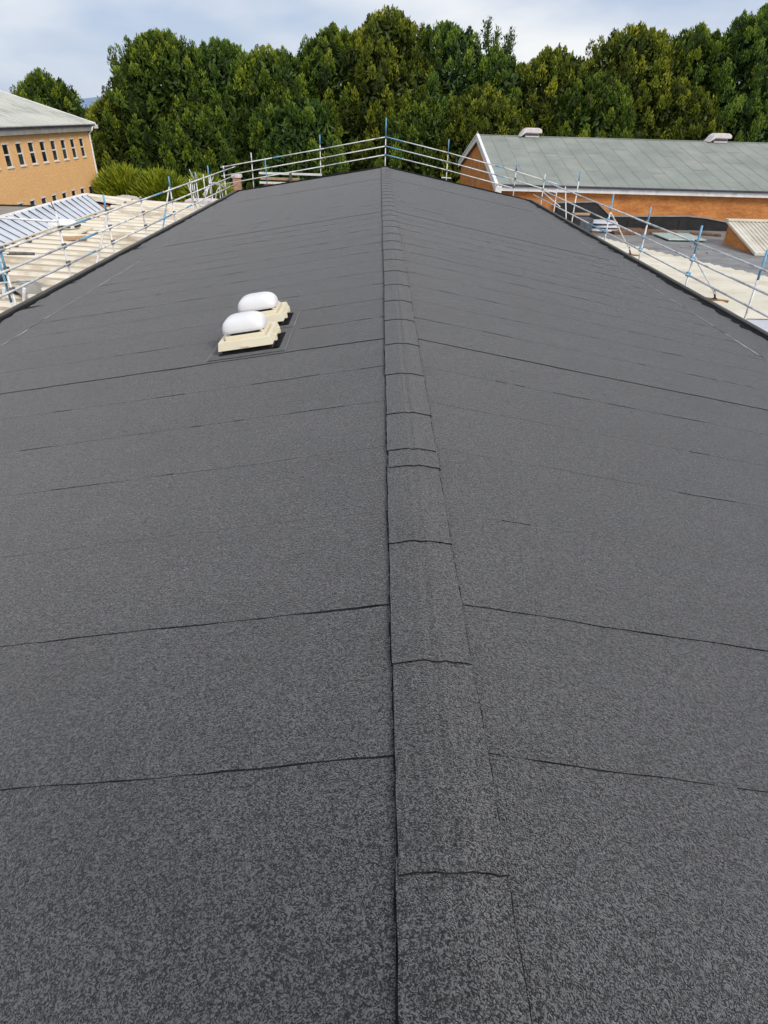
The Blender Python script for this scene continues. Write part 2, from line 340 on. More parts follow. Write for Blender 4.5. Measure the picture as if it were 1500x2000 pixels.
for side, sd_ in ((-1, 21), (1, 22)):
    o, cuts = eave_strip(side, sd_)
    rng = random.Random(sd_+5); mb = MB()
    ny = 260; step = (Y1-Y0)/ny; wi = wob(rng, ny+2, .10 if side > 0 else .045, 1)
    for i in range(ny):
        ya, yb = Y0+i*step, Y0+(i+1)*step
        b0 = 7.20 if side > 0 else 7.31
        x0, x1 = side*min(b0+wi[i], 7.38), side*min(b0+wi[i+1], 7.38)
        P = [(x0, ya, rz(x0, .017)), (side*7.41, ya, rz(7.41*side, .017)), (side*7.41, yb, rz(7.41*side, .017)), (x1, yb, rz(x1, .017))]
        mb.face(P if side > 0 else P[::-1], 'bitumen_and_shade')  # ragged black strip paints the shade inside the trim
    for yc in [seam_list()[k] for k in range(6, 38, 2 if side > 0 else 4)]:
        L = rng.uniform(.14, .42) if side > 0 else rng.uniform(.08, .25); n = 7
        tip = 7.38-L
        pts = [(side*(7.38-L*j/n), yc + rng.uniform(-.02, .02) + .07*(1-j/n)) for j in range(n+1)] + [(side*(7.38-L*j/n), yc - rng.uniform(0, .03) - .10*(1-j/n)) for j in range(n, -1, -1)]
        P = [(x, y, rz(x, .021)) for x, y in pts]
        mb.face(P if side < 0 else P[::-1], 'bitumen_and_shade')  # flat black teeth, painted shade running in from the trim
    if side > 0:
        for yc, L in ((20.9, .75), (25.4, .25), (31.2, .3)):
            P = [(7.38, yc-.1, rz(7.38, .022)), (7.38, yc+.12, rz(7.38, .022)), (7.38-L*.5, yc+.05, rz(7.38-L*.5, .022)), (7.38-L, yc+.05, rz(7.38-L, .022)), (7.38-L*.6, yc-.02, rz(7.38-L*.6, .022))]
            mb.face(P, 'bitumen_and_shade')
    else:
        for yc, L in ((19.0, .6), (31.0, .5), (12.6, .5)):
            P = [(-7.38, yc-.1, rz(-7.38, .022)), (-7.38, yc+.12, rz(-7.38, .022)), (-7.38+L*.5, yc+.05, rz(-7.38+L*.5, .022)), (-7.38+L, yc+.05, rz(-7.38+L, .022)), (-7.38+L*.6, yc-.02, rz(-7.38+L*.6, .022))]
            mb.face(P[::-1], 'bitumen_and_shade')
    part(mb, 'eaves_shade_band')
    # raised eaves trim / gutter kerb
    z = rz(side*7.4)
    mb = MB(); mb.prism([(side*7.40, z-.05), (side*7.405, z+.055), (side*7.43, z+.075), (side*7.56, z+.045), (side*7.585, z+.02), (side*7.585, z-.17), (side*7.55, z-.17), (side*7.55, z-.05)], 'y', Y0, Y1+.05, 'trim')
    part(mb, 'eaves_trim')
# verge at the far gable: black raised lip
for side in (-1, 1):
    mb = MB(); rng = random.Random(31+side); n = 60
    xs = [side*(7.58*i/n) for i in range(n+1)]
    hh = [ .055 + (rng.uniform(.0, .035) if (side < 0 and 1.8 < abs(x) < 3.8) else rng.uniform(-.006, .01)) for x in xs]
    yy = [Y1 - .16 - (rng.uniform(0, .10) if (side < 0 and 0.6 < abs(x) < 3.8) else rng.uniform(0, .02)) for x in xs]
    for i in range(n):
        a, b = xs[i], xs[i+1]
        sec = lambda x, h_, y_: [(x, y_, rz(x, .010)), (x, y_+.06, rz(x, h_)), (x, Y1+.05, rz(x, h_)), (x, Y1+.06, rz(x, -.2))]
        A, B = sec(a, hh[i], yy[i]), sec(b, hh[i+1], yy[i+1])
        for j in range(3):
            P = [A[j], B[j], B[j+1], A[j+1]]; mb.face(P if side > 0 else P[::-1], 'bitumen_and_shade')
    part(mb, 'verge_trim')

# ridge cap sheets, each folded over the ridge and lapped on the one before
def cap_sheet(ya, yb, rng, lift):
    mb = MB(); n = 12; hw = .192; tone = rng.uniform(.96, 1.05)
    j0, j1 = rng.uniform(-.006, .006), rng.uniform(-.006, .006)
    xs = [(-hw+j0) + (2*hw)*i/n for i in range(n+1)]
    cw = [rng.uniform(-.005, .005) - (.02 if abs(x) < .03 else 0)*.4 for x in xs]
    def cz(x, h_): return rz(x, h_) - (.012*max(0, 1-abs(x)/.03)) + .011
    ny = 10
    def yat(i, t): return ya + cw[i] + (yb+.05-ya)*t
    ew = [(rng.uniform(-.003, .003), rng.uniform(-.003, .003)) for _ in range(ny+1)]
    def X(i, j):
        x = xs[i]
        if i == 0: x += ew[j][0]
        if i == n: x += ew[j][1]
        return x
    for j in range(ny):
        for i in range(n):
            t0, t1 = j/ny, (j+1)/ny; h0, h1 = .012 + lift*(1-t0), .012 + lift*(1-t1)
            mb.face([(X(i, j), yat(i, t0), cz(xs[i], h0)), (X(i+1, j), yat(i+1, t0), cz(xs[i+1], h0)), (X(i+1, j+1), yat(i+1, t1), cz(xs[i+1], h1)), (X(i, j+1), yat(i, t1), cz(xs[i], h1))], 'feltcap', tone)
        for i, s in ((0, -1), (n, 1)):
            t0, t1 = j/ny, (j+1)/ny; h0, h1 = .012 + lift*(1-t0), .012 + lift*(1-t1)
            w0 = rng.choice([.001, .004, .007, .009]) if s < 0 else rng.choice([.004, .006, .009]); w1 = rng.choice([.001, .004, .008, .010]) if s < 0 else rng.choice([.004, .006, .009])
            A, B = (X(i, j), yat(i, t0)), (X(i, j+1), yat(i, t1))
            P = [(A[0], A[1], cz(xs[i], h0)), (B[0], B[1], cz(xs[i], h1)), (B[0]+s*.002, B[1], rz(xs[i], .006)), (A[0]+s*.002, A[1], rz(xs[i], .006))]
            mb.face(P if s < 0 else P[::-1], 'bitumen_and_shade')
            P = [(A[0]+s*.001, A[1], rz(xs[i], .0125)), (B[0]+s*.001, B[1], rz(xs[i], .0125)), (B[0]+s*w1, B[1], rz(B[0]+s*w1, .0098)), (A[0]+s*w0, A[1], rz(A[0]+s*w0, .0098))]
            mb.face(P if s < 0 else P[::-1], 'bitumen_and_shade')
    for i in range(n):          # near edge with bitumen bleed
        h0 = .012 + lift; wm = .5 if ya < 3 else .9; w0, w1 = rng.uniform(.003, .010)*wm, rng.uniform(.003, .010)*wm
        a, b = (X(i, 0), yat(i, 0)), (X(i+1, 0), yat(i+1, 0))
        mb.face([(a[0], a[1], cz(a[0], .006)), (b[0], b[1], cz(b[0], .006)), (b[0], b[1], cz(b[0], h0)), (a[0], a[1], cz(a[0], h0))], 'bitumen_and_shade')
        mb.face([(a[0], a[1]-w0, cz(a[0], .0135)), (b[0], b[1]-w1, cz(b[0], .0135)), (b[0], b[1], cz(b[0], .019)), (a[0], a[1], cz(a[0], .019))], 'bitumen_and_shade')
    return part(mb, 'ridge_cap_sheet')
rng = random.Random(77)
ys = [1.136 + .9714*i for i in range(-3, 34)]
ys = sorted(ys + [4.33]); ys.append(Y1-.18)
for a, b in zip(ys, ys[1:]):
    if b-a > .06: cap_sheet(a + rng.uniform(-.012, .012), b, rng, .008)

# ------------------------------------------------------------------ twin domed rooflights on the left slope
ang = math.atan(SL)
def superdome(a, b, h, e=3.2, nu=40, nv=14, flare=0.0):
    V, F = [], []
    for j in range(nv+1):
        t = j/nv*math.pi/2; cz_, r_ = math.sin(t)**(2/2.7), math.cos(t)**(2/2.7)
        for i in range(nu):
            u = 2*math.pi*i/nu; c, s_ = math.cos(u), math.sin(u)
            x = a*r_*math.copysign(abs(c)**(2/e), c); y = b*r_*math.copysign(abs(s_)**(2/e), s_)
            V.append((x, y, h*cz_))
    for j in range(nv):
        for i in range(nu):
            F.append((j*nu+i, j*nu+(i+1) % nu, (j+1)*nu+(i+1) % nu, (j+1)*nu+i))
    F.append(tuple(range(nu))[::-1]); return V, F
def ring(mb, x0, x1, y0, y1, w, z0, z1, mat, taper=0.0):
    t = taper; k = len(mb.v); mi = mb.mi(mat)
    for (e, z) in ((0, z0), (t, z1), (w, z1), (w, z0)):
        mb.v += [(x0+e, y0+e, z), (x1-e, y0+e, z), (x1-e, y1-e, z), (x0+e, y1-e, z)]
    for l in range(4):
        for i in range(4):
            a, b = k+l*4+i, k+l*4+(i+1) % 4; c, d = k+((l+1) % 4)*4+(i+1) % 4, k+((l+1) % 4)*4+i
            mb.f.append((a, b, c, d)); mb.m.append(mi); mb.tone.append(1.0)
def rooflight(y, label):
    xc = -1.885
    t = thing('rooflight', label, 'skylight', (xc, y, rz(xc, -.045)), (0, -ang, 0), 'twin rooflights on the left roof slope')
    def P(mb, n, **k): return mb.build(n, t, **k)
    hw = .345
    mb = MB(); ring(mb, -hw+.035, hw-.035, -.31, .31, .05, -.02, .125, 'bitumen_and_shade'); P(mb, 'kerb', bevel=.006)
    mb = MB()
    ring(mb, -hw, hw, -.345, .345, .075, .105, .205, 'cream', .022)
    ring(mb, -hw+.095, hw-.095, -.25, .25, .03, .15, .245, 'cream', .008); mb.box((-hw+.05, -.30, .15), (hw-.05, .30, .175), 'cream')
    mb.box((-.05, -.352, .118), (.05, -.344, .14), 'cream')
    P(mb, 'frame', bevel=.008, seg=2)
    mb = MB(); mb.box((-.2, -.2, .17), (.2, .2, .222), 'galvd'); P(mb, 'inner_grille')
    for sx in (-1, 1):
        for sy in (-1, 1):
            mb = MB(); mb.tube([(sx*.21, sy*.16, .235), (sx*.19, sy*.15, .28)], [.024, .018], 'cream'); P(mb, 'dome_support', smooth=False)
    mb = MB(); V, F = superdome(.27, .20, .175, 5.0); mi = mb.mi('dome')
    mb.v = [(a - .015, b-.02, c+.272) for a, b, c in V]; mb.f = F; mb.m = [mi]*len(F); mb.tone = [1.0]*len(F)
    d = P(mb, 'dome', smooth=True)
    mb = MB(); V, F = superdome(.274, .204, .014, 5.0); mi = mb.mi('dome'); mb.v = [(a-.015, b-.02, .274-c*.9) for a, b, c in V]; mb.f = [f[::-1] for f in F]; mb.m = [mi]*len(F); mb.tone = [1.0]*len(F)
    o = mb.build('dome_lip', d, smooth=True)
    for q, (sx, sy) in enumerate(((hw+.004, -.12), (hw+.004, .18))):
        mb = MB(); mb.box((sx-.012, sy-.035, .09), (sx+.02, sy+.035, .165), 'cream'); P(mb, 'catch', bevel=.004)
    return t
rooflight(7.86, 'nearer of two cream framed rooflights with a white dome, at a felt seam')
rooflight(8.87, 'farther of two cream framed rooflights with a white dome, partly behind the other')
mb = MB()
for (x0, x1, y0, y1) in ((-2.36, -1.40, 7.36, 8.34), (-2.32, -1.41, 8.36, 9.30)):
    for (a0, a1, b0, b1) in ((x0, x1, y0, y1),):
        mb.face([(a0, b0, rz(a0, .0145)), (a1, b0, rz(a1, .0145)), (a1, b1, rz(a1, .0145)), (a0, b1, rz(a0, .0145))], 'felt', .9)
    e = .008
    for (a0, a1, b0, b1, mt) in ((x0, x1, y0-e, y0, 'bitumen_and_shade'), (x1, x1+e, y0, y1, 'lit_felt_edge'), (x0-e, x0, y0, y1, 'lit_felt_edge'), (x0, x1, y1, y1+e, 'bitumen_and_shade')):
        mb.face([(a0, b0, rz(a0, .0152)), (a1, b0, rz(a1, .0152)), (a1, b1, rz(a1, .0152)), (a0, b1, rz(a0, .0152))], mt)
    for (q0, q1, r0_, r1_) in ((x1-.17, x1-.08, y0+.12, y1-.2), (x0+.12, x1-.1, y0+.13, y0+.2)):
        mb.face([(q0, r0_, rz(q0, .0172)), (q1, r0_, rz(q1, .0172)), (q1, r1_, rz(q1, .0172)), (q0, r1_, rz(q0, .0172))], 'bitumen_and_shade')  # narrow dark strips painting the shade close to the kerb
part(mb, 'felt_apron')

# ------------------------------------------------------------------ scaffold guardrails
TR = .0245
def up2(p0, p1, f, mats=('galv', 'blue')):      # one tube with a painted end
    mb = MB(); p0, p1 = Vector(p0), Vector(p1); q = p0.lerp(p1, f)
    mb.tube([p0, q], TR, mats[0]); mb.tube([q, p1], TR+.0015, mats[1]); return mb
def coupler(g_, p, mat='galvd', s=.05):
    mb = MB(); x, y, z = p; s *= 1.25; mb.box((x-s*.8, y-s, z-s), (x+s*.8, y+s, z+s), mat); mb.box((x-s*1.1, y-s*.35, z-s*.35), (x+s*1.1, y+s*.35, z+s*.35), mat)
    o = mb.build('coupler', None, bevel=.012); attach(o, g_)
def attach(o, g_): o.parent = g_; o.matrix_parent_inverse = Matrix.Translation(Vector(g_.location)).inverted()
def tubepart(g_, name, pts, mat='galv', r=TR):
    mb = MB(); mb.tube(pts, r, mat); o = mb.build(name, None, smooth=True); attach(o, g_); return o
def post(g_, x, y, z0, z1, blue=.25, bl=True, lean=(0, 0)):
    mb = up2((x, y, z0), (x+lean[0], y+lean[1], z1), 1-blue, ('galv', 'blue' if bl else 'galv')); o = mb.build('standard', None, smooth=True); attach(o, g_)
def rail(g_, p0, p1, bl=(0, 0), sag=.0):
    # long run made of sleeved tubes: real tube joints every few metres, painted ends
    p0, p1 = Vector(p0), Vector(p1); L = (p1-p0).length; mb = MB(); a = 0; k = 0
    cut = [0] + list(bl) + [1]
    for i in range(len(cut)-1):
        s0, s1 = p0.lerp(p1, cut[i]), p0.lerp(p1, cut[i+1])
        m_ = 'blue' if i % 2 == 1 else 'galv'
        if (s1-s0).length > .001: mb.tube([s0, s1], TR + (.002 if m_ == 'blue' else 0), m_)
    o = mb.build('rail', None, smooth=True); attach(o, g_)

# left eave
G = thing('scaffold_guardrail', 'three rail galvanised scaffold guardrail along the left eave above beige roof', 'guardrail', (-7.9, 20, -1.4), group='scaffold edge protection')
LP = [(4.1, -.1, 0), (7.2, .05, .12), (10.3, .05, .12), (13.4, -.15, .2), (16.15, .10, .0), (19.17, .15, .14), (22.12, -.20, .0), (25.45, .12, .12), (28.5, -.2, .0), (31.45, .09, .14), (34.6, -.1, 0)]
for y, zt, bf in LP:
    post(G, -7.9, y, -2.9, zt, bf, bf > 0)
for zz, segs in ((-.27, [(3.6, 8.4, ()), (8.2, 13.6, ()), (13.6, 22.1, (.40, .50)), (22.1, 28.2, (.2, .36)), (28.2, 37.0, (.86, .90))]), (-.66, [(3.6, 9.9, ()), (9.7, 17.2, ()), (17.2, 25.6, (.0, .12)), (25.6, 36.9, ())]), (-1.06, [(3.6, 9.4, ()), (9.2, 18.3, (.88, .93)), (18.3, 26.6, (.62, .8)), (26.6, 36.9, (.04, .12))])):
    for k, (a, b, bl) in enumerate(segs):
        off = .05 + .006*k; rail(G, (-7.9+off, a-.1, zz-.003*k), (-7.9+off, b+.1, zz-.003*(k+1)), bl)
    for y, zt, bf in LP: coupler(G, (-7.88, y, zz), 'galvd', .042)
tubepart(G, 'brace', [(-7.86, 19.25, -.22), (-7.86, 17.4, -1.6), (-7.86, 17.0, -2.0)])
mb = up2((-7.86, 25.2, -.2), (-7.86, 23.3, -1.75), .42, ('galv', 'blue')); attach(mb.build('brace', None, smooth=True), G)
tubepart(G, 'transom', [(-10.4, 15.9, .0), (-7.8, 15.95, -.10)])
tubepart(G, 'transom', [(-9.9, 14.2, -.52), (-8.35, 14.5, -.55)])
tubepart(G, 'transom', [(-9.6, 13.2, -1.08), (-8.05, 14.55, -1.12)])
mb = MB(); mb.tube([(-8.4, 14.5, -.56), (-7.85, 14.6, -.57)], .032, 'galvd'); attach(mb.build('tube_sleeve', None), G)
post(G, -8.5, 14.3, -2.9, -.45, .45, True)
mb = MB(); mb.tube([(-7.9, 16.15, .08), (-7.93, 16.1, .30)], .013, 'galvd'); attach(mb.build('spigot', None), G)

# far gable
yg = 35.62
G = thing('scaffold_guardrail', 'peaked scaffold guardrail of three rails crossing the far gable before the trees', 'guardrail', (0, yg, .1), group='scaffold edge protection')
for x, zb, zt, bf in ((0, -1.6, 2.07, .22), (-3.24, -1.8, 1.29, .14), (3.12, -1.8, 1.25, .17), (-6.68, -2.2, .44, .0), (6.62, -2.4, .36, .12)):
    post(G, x, yg, zb, zt, bf, bf > 0)
for hh_, o_ in ((1.27, 0), (.88, 0), (.51, 0)):
    yr = yg-.05
    rail(G, (-.02, yr, hh_), (-3.4, yr, hh_-.185*3.4), ()); rail(G, (-3.05, yr-.01, hh_-.185*3.05), (-8.25, yr-.01, hh_-.182*8.25), (.40, .50) if hh_ > 1 else ())
    rail(G, (.02, yr, hh_), (3.25, yr, hh_-.19*3.25), (.0, .25)); rail(G, (3.0, yr-.01, hh_-.19*3.0), (6.5, yr-.01, hh_-.20*6.5), (.72, .86) if hh_ > .8 else ())
    if hh_ > .8: rail(G, (6.0, yr+.03, hh_-.2*6.0+.02), (8.8, yr+.03, hh_-.21*8.8), (.72, .82) if hh_ > 1 else ())
    for x in (0, -3.24, 3.12, -6.68, 6.62): coupler(G, (x, yg-.03, hh_-.19*abs(x)), 'galvd', .038)
mb = MB(); mb.tube([(3.12-.25, yg, -.42), (3.12+.25, yg, -.45)], .03, 'galv'); attach(mb.build('base_plate', None), G)
mb = up2((-6.0, yg+.1, -1.2), (-6.02, yg+.1, .15), .05, ('galv', 'blue')); attach(mb.build('standard', None, smooth=True), G)

# right eave
G = thing('scaffold_guardrail', 'scaffold guardrail with blue topped uprights along the right eave', 'guardrail', (7.9, 22, -1.5), group='scaffold edge protection')
for y, zt, bf in ((4.6, 0, .15), (7.7, .05, .2), (10.8, .03, .2), (13.9, .0, .2), (17.07, .03, .22), (20.6, .06, .15), (24.15, .05, .18), (28.7, .43, .10), (34.7, -.08, .0), (31.95, -.28, .08)):
    post(G, 7.9, y, -3.0 if y != 31.95 else -2.8, zt, bf, bf > 0, lean=(0, 0) if y != 31.95 else (.0, .0))
for zz, segs in ((-.36, [(4.0, 10.2, ()), (9.5, 17.5, (.93, 1.0)), (17.4, 20.6, ()), (20.3, 28.0, ()), (27.8, 36.1, ())]), (-.76, [(4.0, 9.8, ()), (9.5, 15.0, ()), (15.0, 21.0, ()), (20.8, 27.5, ()), (27.4, 35.9, (.97, 1.0))]), (-1.14, [(4.0, 10.0, ()), (9.5, 17.3, (.93, 1.0)), (17.0, 24.2, ()), (24.0, 27.8, (.0, .55)), (27.6, 36.2, ())])):
    for k, (a, b, bl) in enumerate(segs):
        off = .05 + .006*k; rail(G, (7.9-off, a-.1, zz-.002*k), (7.9-off, b+.1, zz-.002*(k+1)), bl)
    for y in (17.07, 20.6, 24.15, 28.7, 34.7): coupler(G, (7.88, y, zz), 'blue' if (y < 21 and zz < -.5) or y in (24.15,) else 'galvd', .045)
tubepart(G, 'brace', [(7.96, 17.1, -.74), (11.53, 22.33, -2.80)])
tubepart(G, 'brace', [(7.96, 24.2, -.55), (11.36, 30.62, -2.80)])
tubepart(G, 'brace', [(7.96, 34.7, -.9), (8.6, 33.6, -1.4)])
tubepart(G, 'brace', [(7.98, 30.9, -.3), (7.98, 29.2, -2.4)])

def slab(name, label, cat, x, y, z, lx, ly, lz, mat, rotz=0, group=None, bev=.01, tilt=0):
    mb = MB(); mb.box((-lx/2, -ly/2, 0), (lx/2, ly/2, lz), mat); o = mb.build(name, bevel=bev); o.location = (x, y, z); o.rotation_euler = (tilt, 0, rotz); tag(o, label, cat, group); return o
def foot(x, y, z, rotz, label):
    t = thing('brace_foot', label, 'timber board', (x, y, z), (0, 0, rotz), 'sole boards under the scaffold braces')
    mb = MB(); mb.box((-.35, -.09, 0), (.45, .09, .05), 'rust'); mb.build('sole_board', t, bevel=.008)
    mb = MB(); mb.box((-.09, -.07, .05), (.07, .07, .07), 'black'); mb.tube([(0, 0, .07), (-.10, -.08, .36)], .034, 'black'); mb.build('base_plate', t, bevel=.004)
foot(11.62, 22.4, -3.035, -.55, 'rusty brown board under a black scaffold foot, nearer on the pale right roof')
foot(11.45, 30.7, -3.035, -.6, 'short brown board under a scaffold brace, farther up the pale right roof')

# ------------------------------------------------------------------ corrugated sheet helper
def corr(mb, P00, P10, P01, P11, n, prof, mat, nsub=8, mat2=None):
    """ribs run from edge A (P00-P10) to edge B (P01-P11); n ribs; prof list of (t, h)"""
    P00, P10, P01, P11 = map(Vector, (P00, P10, P01, P11)); nrm = (P10-P00).cross(P01-P00).normalized()
    if nrm.z < 0: nrm = -nrm
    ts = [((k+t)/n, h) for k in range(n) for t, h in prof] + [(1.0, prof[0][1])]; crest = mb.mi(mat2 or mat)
    base = len(mb.v); mi = mb.mi(mat)
    for t, h_ in ts:
        for s_ in range(nsub+1):
            u = s_/nsub; a = P00.lerp(P10, t); b = P01.lerp(P11, t); mb.v.append(tuple(a.lerp(b, u) + nrm*h_))
    for i in range(len(ts)-1):
        for s_ in range(nsub):
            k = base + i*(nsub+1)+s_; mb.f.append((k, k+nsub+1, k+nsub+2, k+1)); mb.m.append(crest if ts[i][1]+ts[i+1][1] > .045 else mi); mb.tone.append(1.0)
WIDE = [(0, 0), (.50, 0), (.60, .07), (.84, .07), (.94, 0)]
FINE = [(0, 0), (.25, .016), (.5, .03), (.75, .016)]
RIB = [(0, 0), (.4, 0), (.5, .05), (.75, .05), (.85, 0)]

# ------------------------------------------------------------------ left: low beige ribbed roof and silver metal roof
B = thing('sheet_roofed_workshop', 'low building with ribbed beige sheet roof left of the scaffold guardrail', 'building', (-11, 27, GZ))
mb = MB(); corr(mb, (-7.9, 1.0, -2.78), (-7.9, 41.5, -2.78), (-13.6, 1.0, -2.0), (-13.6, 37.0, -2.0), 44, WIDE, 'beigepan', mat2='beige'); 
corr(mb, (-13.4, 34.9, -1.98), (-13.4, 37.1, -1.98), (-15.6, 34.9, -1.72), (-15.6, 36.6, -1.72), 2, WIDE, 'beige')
part(mb, 'roof', B)
mb = MB(); mb.prism([(-15.5, GZ), (-7.8, GZ), (-7.8, -2.85), (-13.5, -2.1), (-15.5, -1.85)], 'y', 1.2, 36.4, 'brickdull'); part(mb, 'wall', B)
mb = MB(); mb.box((-13.55, 20, -2.06), (-13.28, 33.0, -1.99), 'beige'); 
rng = random.Random(3)
for i in range(26):
    y = 20.5 + i*.5; mb.box((-13.22, y, -2.05), (-13.0, y+.12, -1.93), 'woodd' if rng.random() < .35 else 'beige')
part(mb, 'valley_flashing', B)
B = thing('metal_roofed_building', 'building with silver standing seam metal roof beside the orange building', 'building', (-15, 27, GZ))
mb = MB(); mb.prism([(-16.6, GZ), (-13.3, GZ), (-13.3, -2.05), (-15, -1.68), (-16.6, -2.05)], 'y', 14.3, 34.0, 'brickdull'); part(mb, 'wall', B)
mb = MB()
e0 = Vector((-13.25, 14, -1.93)); 
def sv(x, t): return (x, 14 + (20.95 if x < -14.5 else 18.6)*t, 0)
n = 34
for i in range(n):
    t0, t1 = i/n, (i+1)/n
    a0, a1 = (-13.25, 14+18.6*t0, -1.92), (-13.25, 14+18.6*t1, -1.92); b0, b1 = (-15.0, 14+20.95*t0, -1.5), (-15.0, 14+20.95*t1, -1.57)
    mb.face([a0, a1, b1, b0], 'silver')
part(mb, 'roof', B)
mb = MB()
for i in range(n+1):
    t0 = i/n; a = Vector((-13.25, 14+18.6*t0, -1.92)); b = Vector((-15.0, 14+20.95*t0, -1.57)); d = Vector((0, .009, 0)); u = Vector((0, 0, .03))
    mb.hexa([a-d+u*.05, a+d+u*.05, b+d+u*.05, b-d+u*.05, a-d+u, a+d+u, b+d+u, b-d+u], 'seamdark')
part(mb, 'standing_seam', B)
mb = MB(); mb.box((-15.22, 13.9, -1.60), (-14.92, 35.05, -1.515), 'white'); part(mb, 'ridge_flashing', B, bevel=.02)
mb = MB(); mb.face([(-15.2, 14, -1.57), (-15.2, 35.0, -1.57), (-17.0, 35.0, -2.05), (-17.0, 14, -2.05)][::-1], 'silver'); part(mb, 'rear_roof', B)
mb = MB(); mb.tube([(-13.2, 14, -1.97), (-13.2, 32.7, -1.97)], .05, 'white'); part(mb, 'gutter', B)
mb = MB(); mb.box((-13.19, 14.2, -1.9), (-13.12, 32.6, -1.87), 'cream'); part(mb, 'gutter_edge', B)

# low grey roof in front of the orange building, and the flat roofs behind the beige one
B = thing('flat_roofed_store', 'low building with a dull grey brown roof at the foot of the orange building', 'building', (-21, 38, GZ))
mb = MB(); mb.box((-23.9, 28, GZ), (-19.9, 41.8, -3.25), 'brickdull'); part(mb, 'wall', B)
mb = MB(); mb.box((-24, 27.9, -3.25), (-19.6, 42.4, -3.12), 'greysheet'); part(mb, 'roof', B, bevel=.02)
mb = MB(); mb.box((-24, 42.4, -3.2), (-19.6, 42.55, -3.04), 'black'); part(mb, 'fascia', B)
B = thing('flat_roofed_annexe', 'grey flat roofed annexe beyond the far end of the beige ribbed roof', 'building', (-12, 44, GZ))
mb = MB(); mb.box((-14.4, 41.6, GZ), (-8.5, 46.5, -3.3), 'brickdull'); part(mb, 'wall', B)
mb = MB(); mb.box((-14.6, 41.4, -3.3), (-8.3, 46.7, -3.1), 'flatroof'); part(mb, 'roof', B, bevel=.02)
slab('corner_flashing', 'small white flashing piece lying on the grey annexe roof', 'flashing', -12.4, 43.3, -3.095, .6, .5, .05, 'white', .3)
# long white rooflight box with dark openings
t = thing('roof_monitor', 'long pinkish white hood over dark openings on the grey annexe roof', 'roof vent', (-10.9, 42.5, -3.1))
mb = MB(); mb.prism([(-1.25, .42), (-1.15, .62), (.2, .66), (1.3, .58), (1.35, .42)], 'y', -.55, .55, 'pink'); mb.build('hood', t, bevel=.03)
mb = MB(); mb.box((-1.05, -.4, 0), (1.15, .4, .42), 'black'); mb.build('opening', t)
for x in (-1.1, -.55, .0, .55, 1.12):
    mb = MB(); mb.box((x-.05, -.44, 0), (x+.05, -.36, .42), 'white'); mb.build('leg', t)
# crumpled dust sheet
mb = MB(); rng = random.Random(9); n = 22; H = {}
for i in range(n+1):
    for j in range(n+1):
        u, v = i/n, j/n; rise = math.sin(math.pi*u)**.7*math.sin(math.pi*v)**.7
        H[i, j] = (-16.6 + 3.2*u + rng.uniform(-.05, .05), 36.6 + 3.2*v + rng.uniform(-.05, .05), -2.3 + .42*rise*(.75+.35*math.sin(7*u+3*v)+rng.uniform(-.12, .12)) + .25*(1-u)*.6)
for i in range(n):
    for j in range(n): mb.face([H[i, j], H[i+1, j], H[i+1, j+1], H[i, j+1]], 'sheetcloth')
MT['sheetcloth'] = pm('crumpled_sheet', (0.42, 0.38, 0.32), (0.62, 0.59, 0.54), 2, 0.8, dirt=(0.2, 0.13, 0.07), dirtscale=2)
tag(mb.build('dust_sheet', smooth=False), 'crumpled cream sheet heaped at the far corner of the beige roof', 'tarpaulin')
# vent cowl on the beige roof
t = thing('vent_cowl', 'white arched vent cowl with dark slots on the beige ribbed roof', 'roof vent', (-13.1, 27.6, -2.06))
mb = MB(); V, F = superdome(.62, .45, .32, 2.4); mi = mb.mi('white'); mb.v = [(a, b, c+.06) for a, b, c in V]; mb.f = F; mb.m = [mi]*len(F); mb.tone = [1.0]*len(F); mb.build('hood', t, smooth=True)
mb = MB(); mb.box((.1, -.465, .12), (.45, -.40, .20), 'black'); mb.box((.48, -.25, .1), (.63, .2, .18), 'black'); mb.build('slot', t)
mb = MB(); mb.box((-.8, -.7, -.06), (.95, .6, .03), 'cream'); mb.build('base_flashing', t, bevel=.02)
slab('timber_offcut', 'small tan block with a dark end lying below the white vent cowl', 'timber', -12.05, 26.0, -2.18, .9, .22, .12, 'wood', .5)
# bottom left: grey cover over white frame, rubble
t = thing('covered_frame', 'grey sheet draped over a white frame at the lower left beside the eave', 'cover', (-10.2, 18.6, -2.95))
mb = MB(); n = 14
for i in range(n):
    for j in range(8):
        def c(i_, j_):
            u, v = i_/n, j_/8; a = math.pi*u; return (-1.1 + 1.5*u + .05*math.sin(7*v), -.6 + 1.5*v, .15 + .62*math.sin(a)**.6 + .07*math.sin(8*v+4*u) + .05*math.sin(13*u) - .2*u)
        mb.face([c(i, j), c(i+1, j), c(i+1, j+1), c(i, j+1)], 'greysheet')
mb.build('cover', t, smooth=True)
for (x, y) in ((-1.5, -.85), (-1.0, -.75), (-.45, -.72), (.1, -.7)):
    mb = MB(); mb.tube([(x-.18, y, -.6), (x-.12, y, .45), (x+.02, y-.02, .85)], .045, 'white'); mb.build('leg', t)
mb = MB(); mb.box((-1.0, -.5, -.6), (.3, .8, .1), 'galvd'); mb.build('base', t)
mb = MB(); rng = random.Random(4)
for i in range(40):
    x, y = rng.uniform(-11.4, -9.6), rng.uniform(16.2, 19.0); s_ = rng.uniform(.06, .2); mb.box((x, y, -3.0), (x+s_, y+s_*1.3, -3.0+s_*.6), 'paleconc')
mb.box((-12.4, 12.5, -3.2), (-7.9, 19.5, -2.95), 'paleconc')
part(mb, 'roof_ledge', bpy.data.objects['sheet_roofed_workshop'])
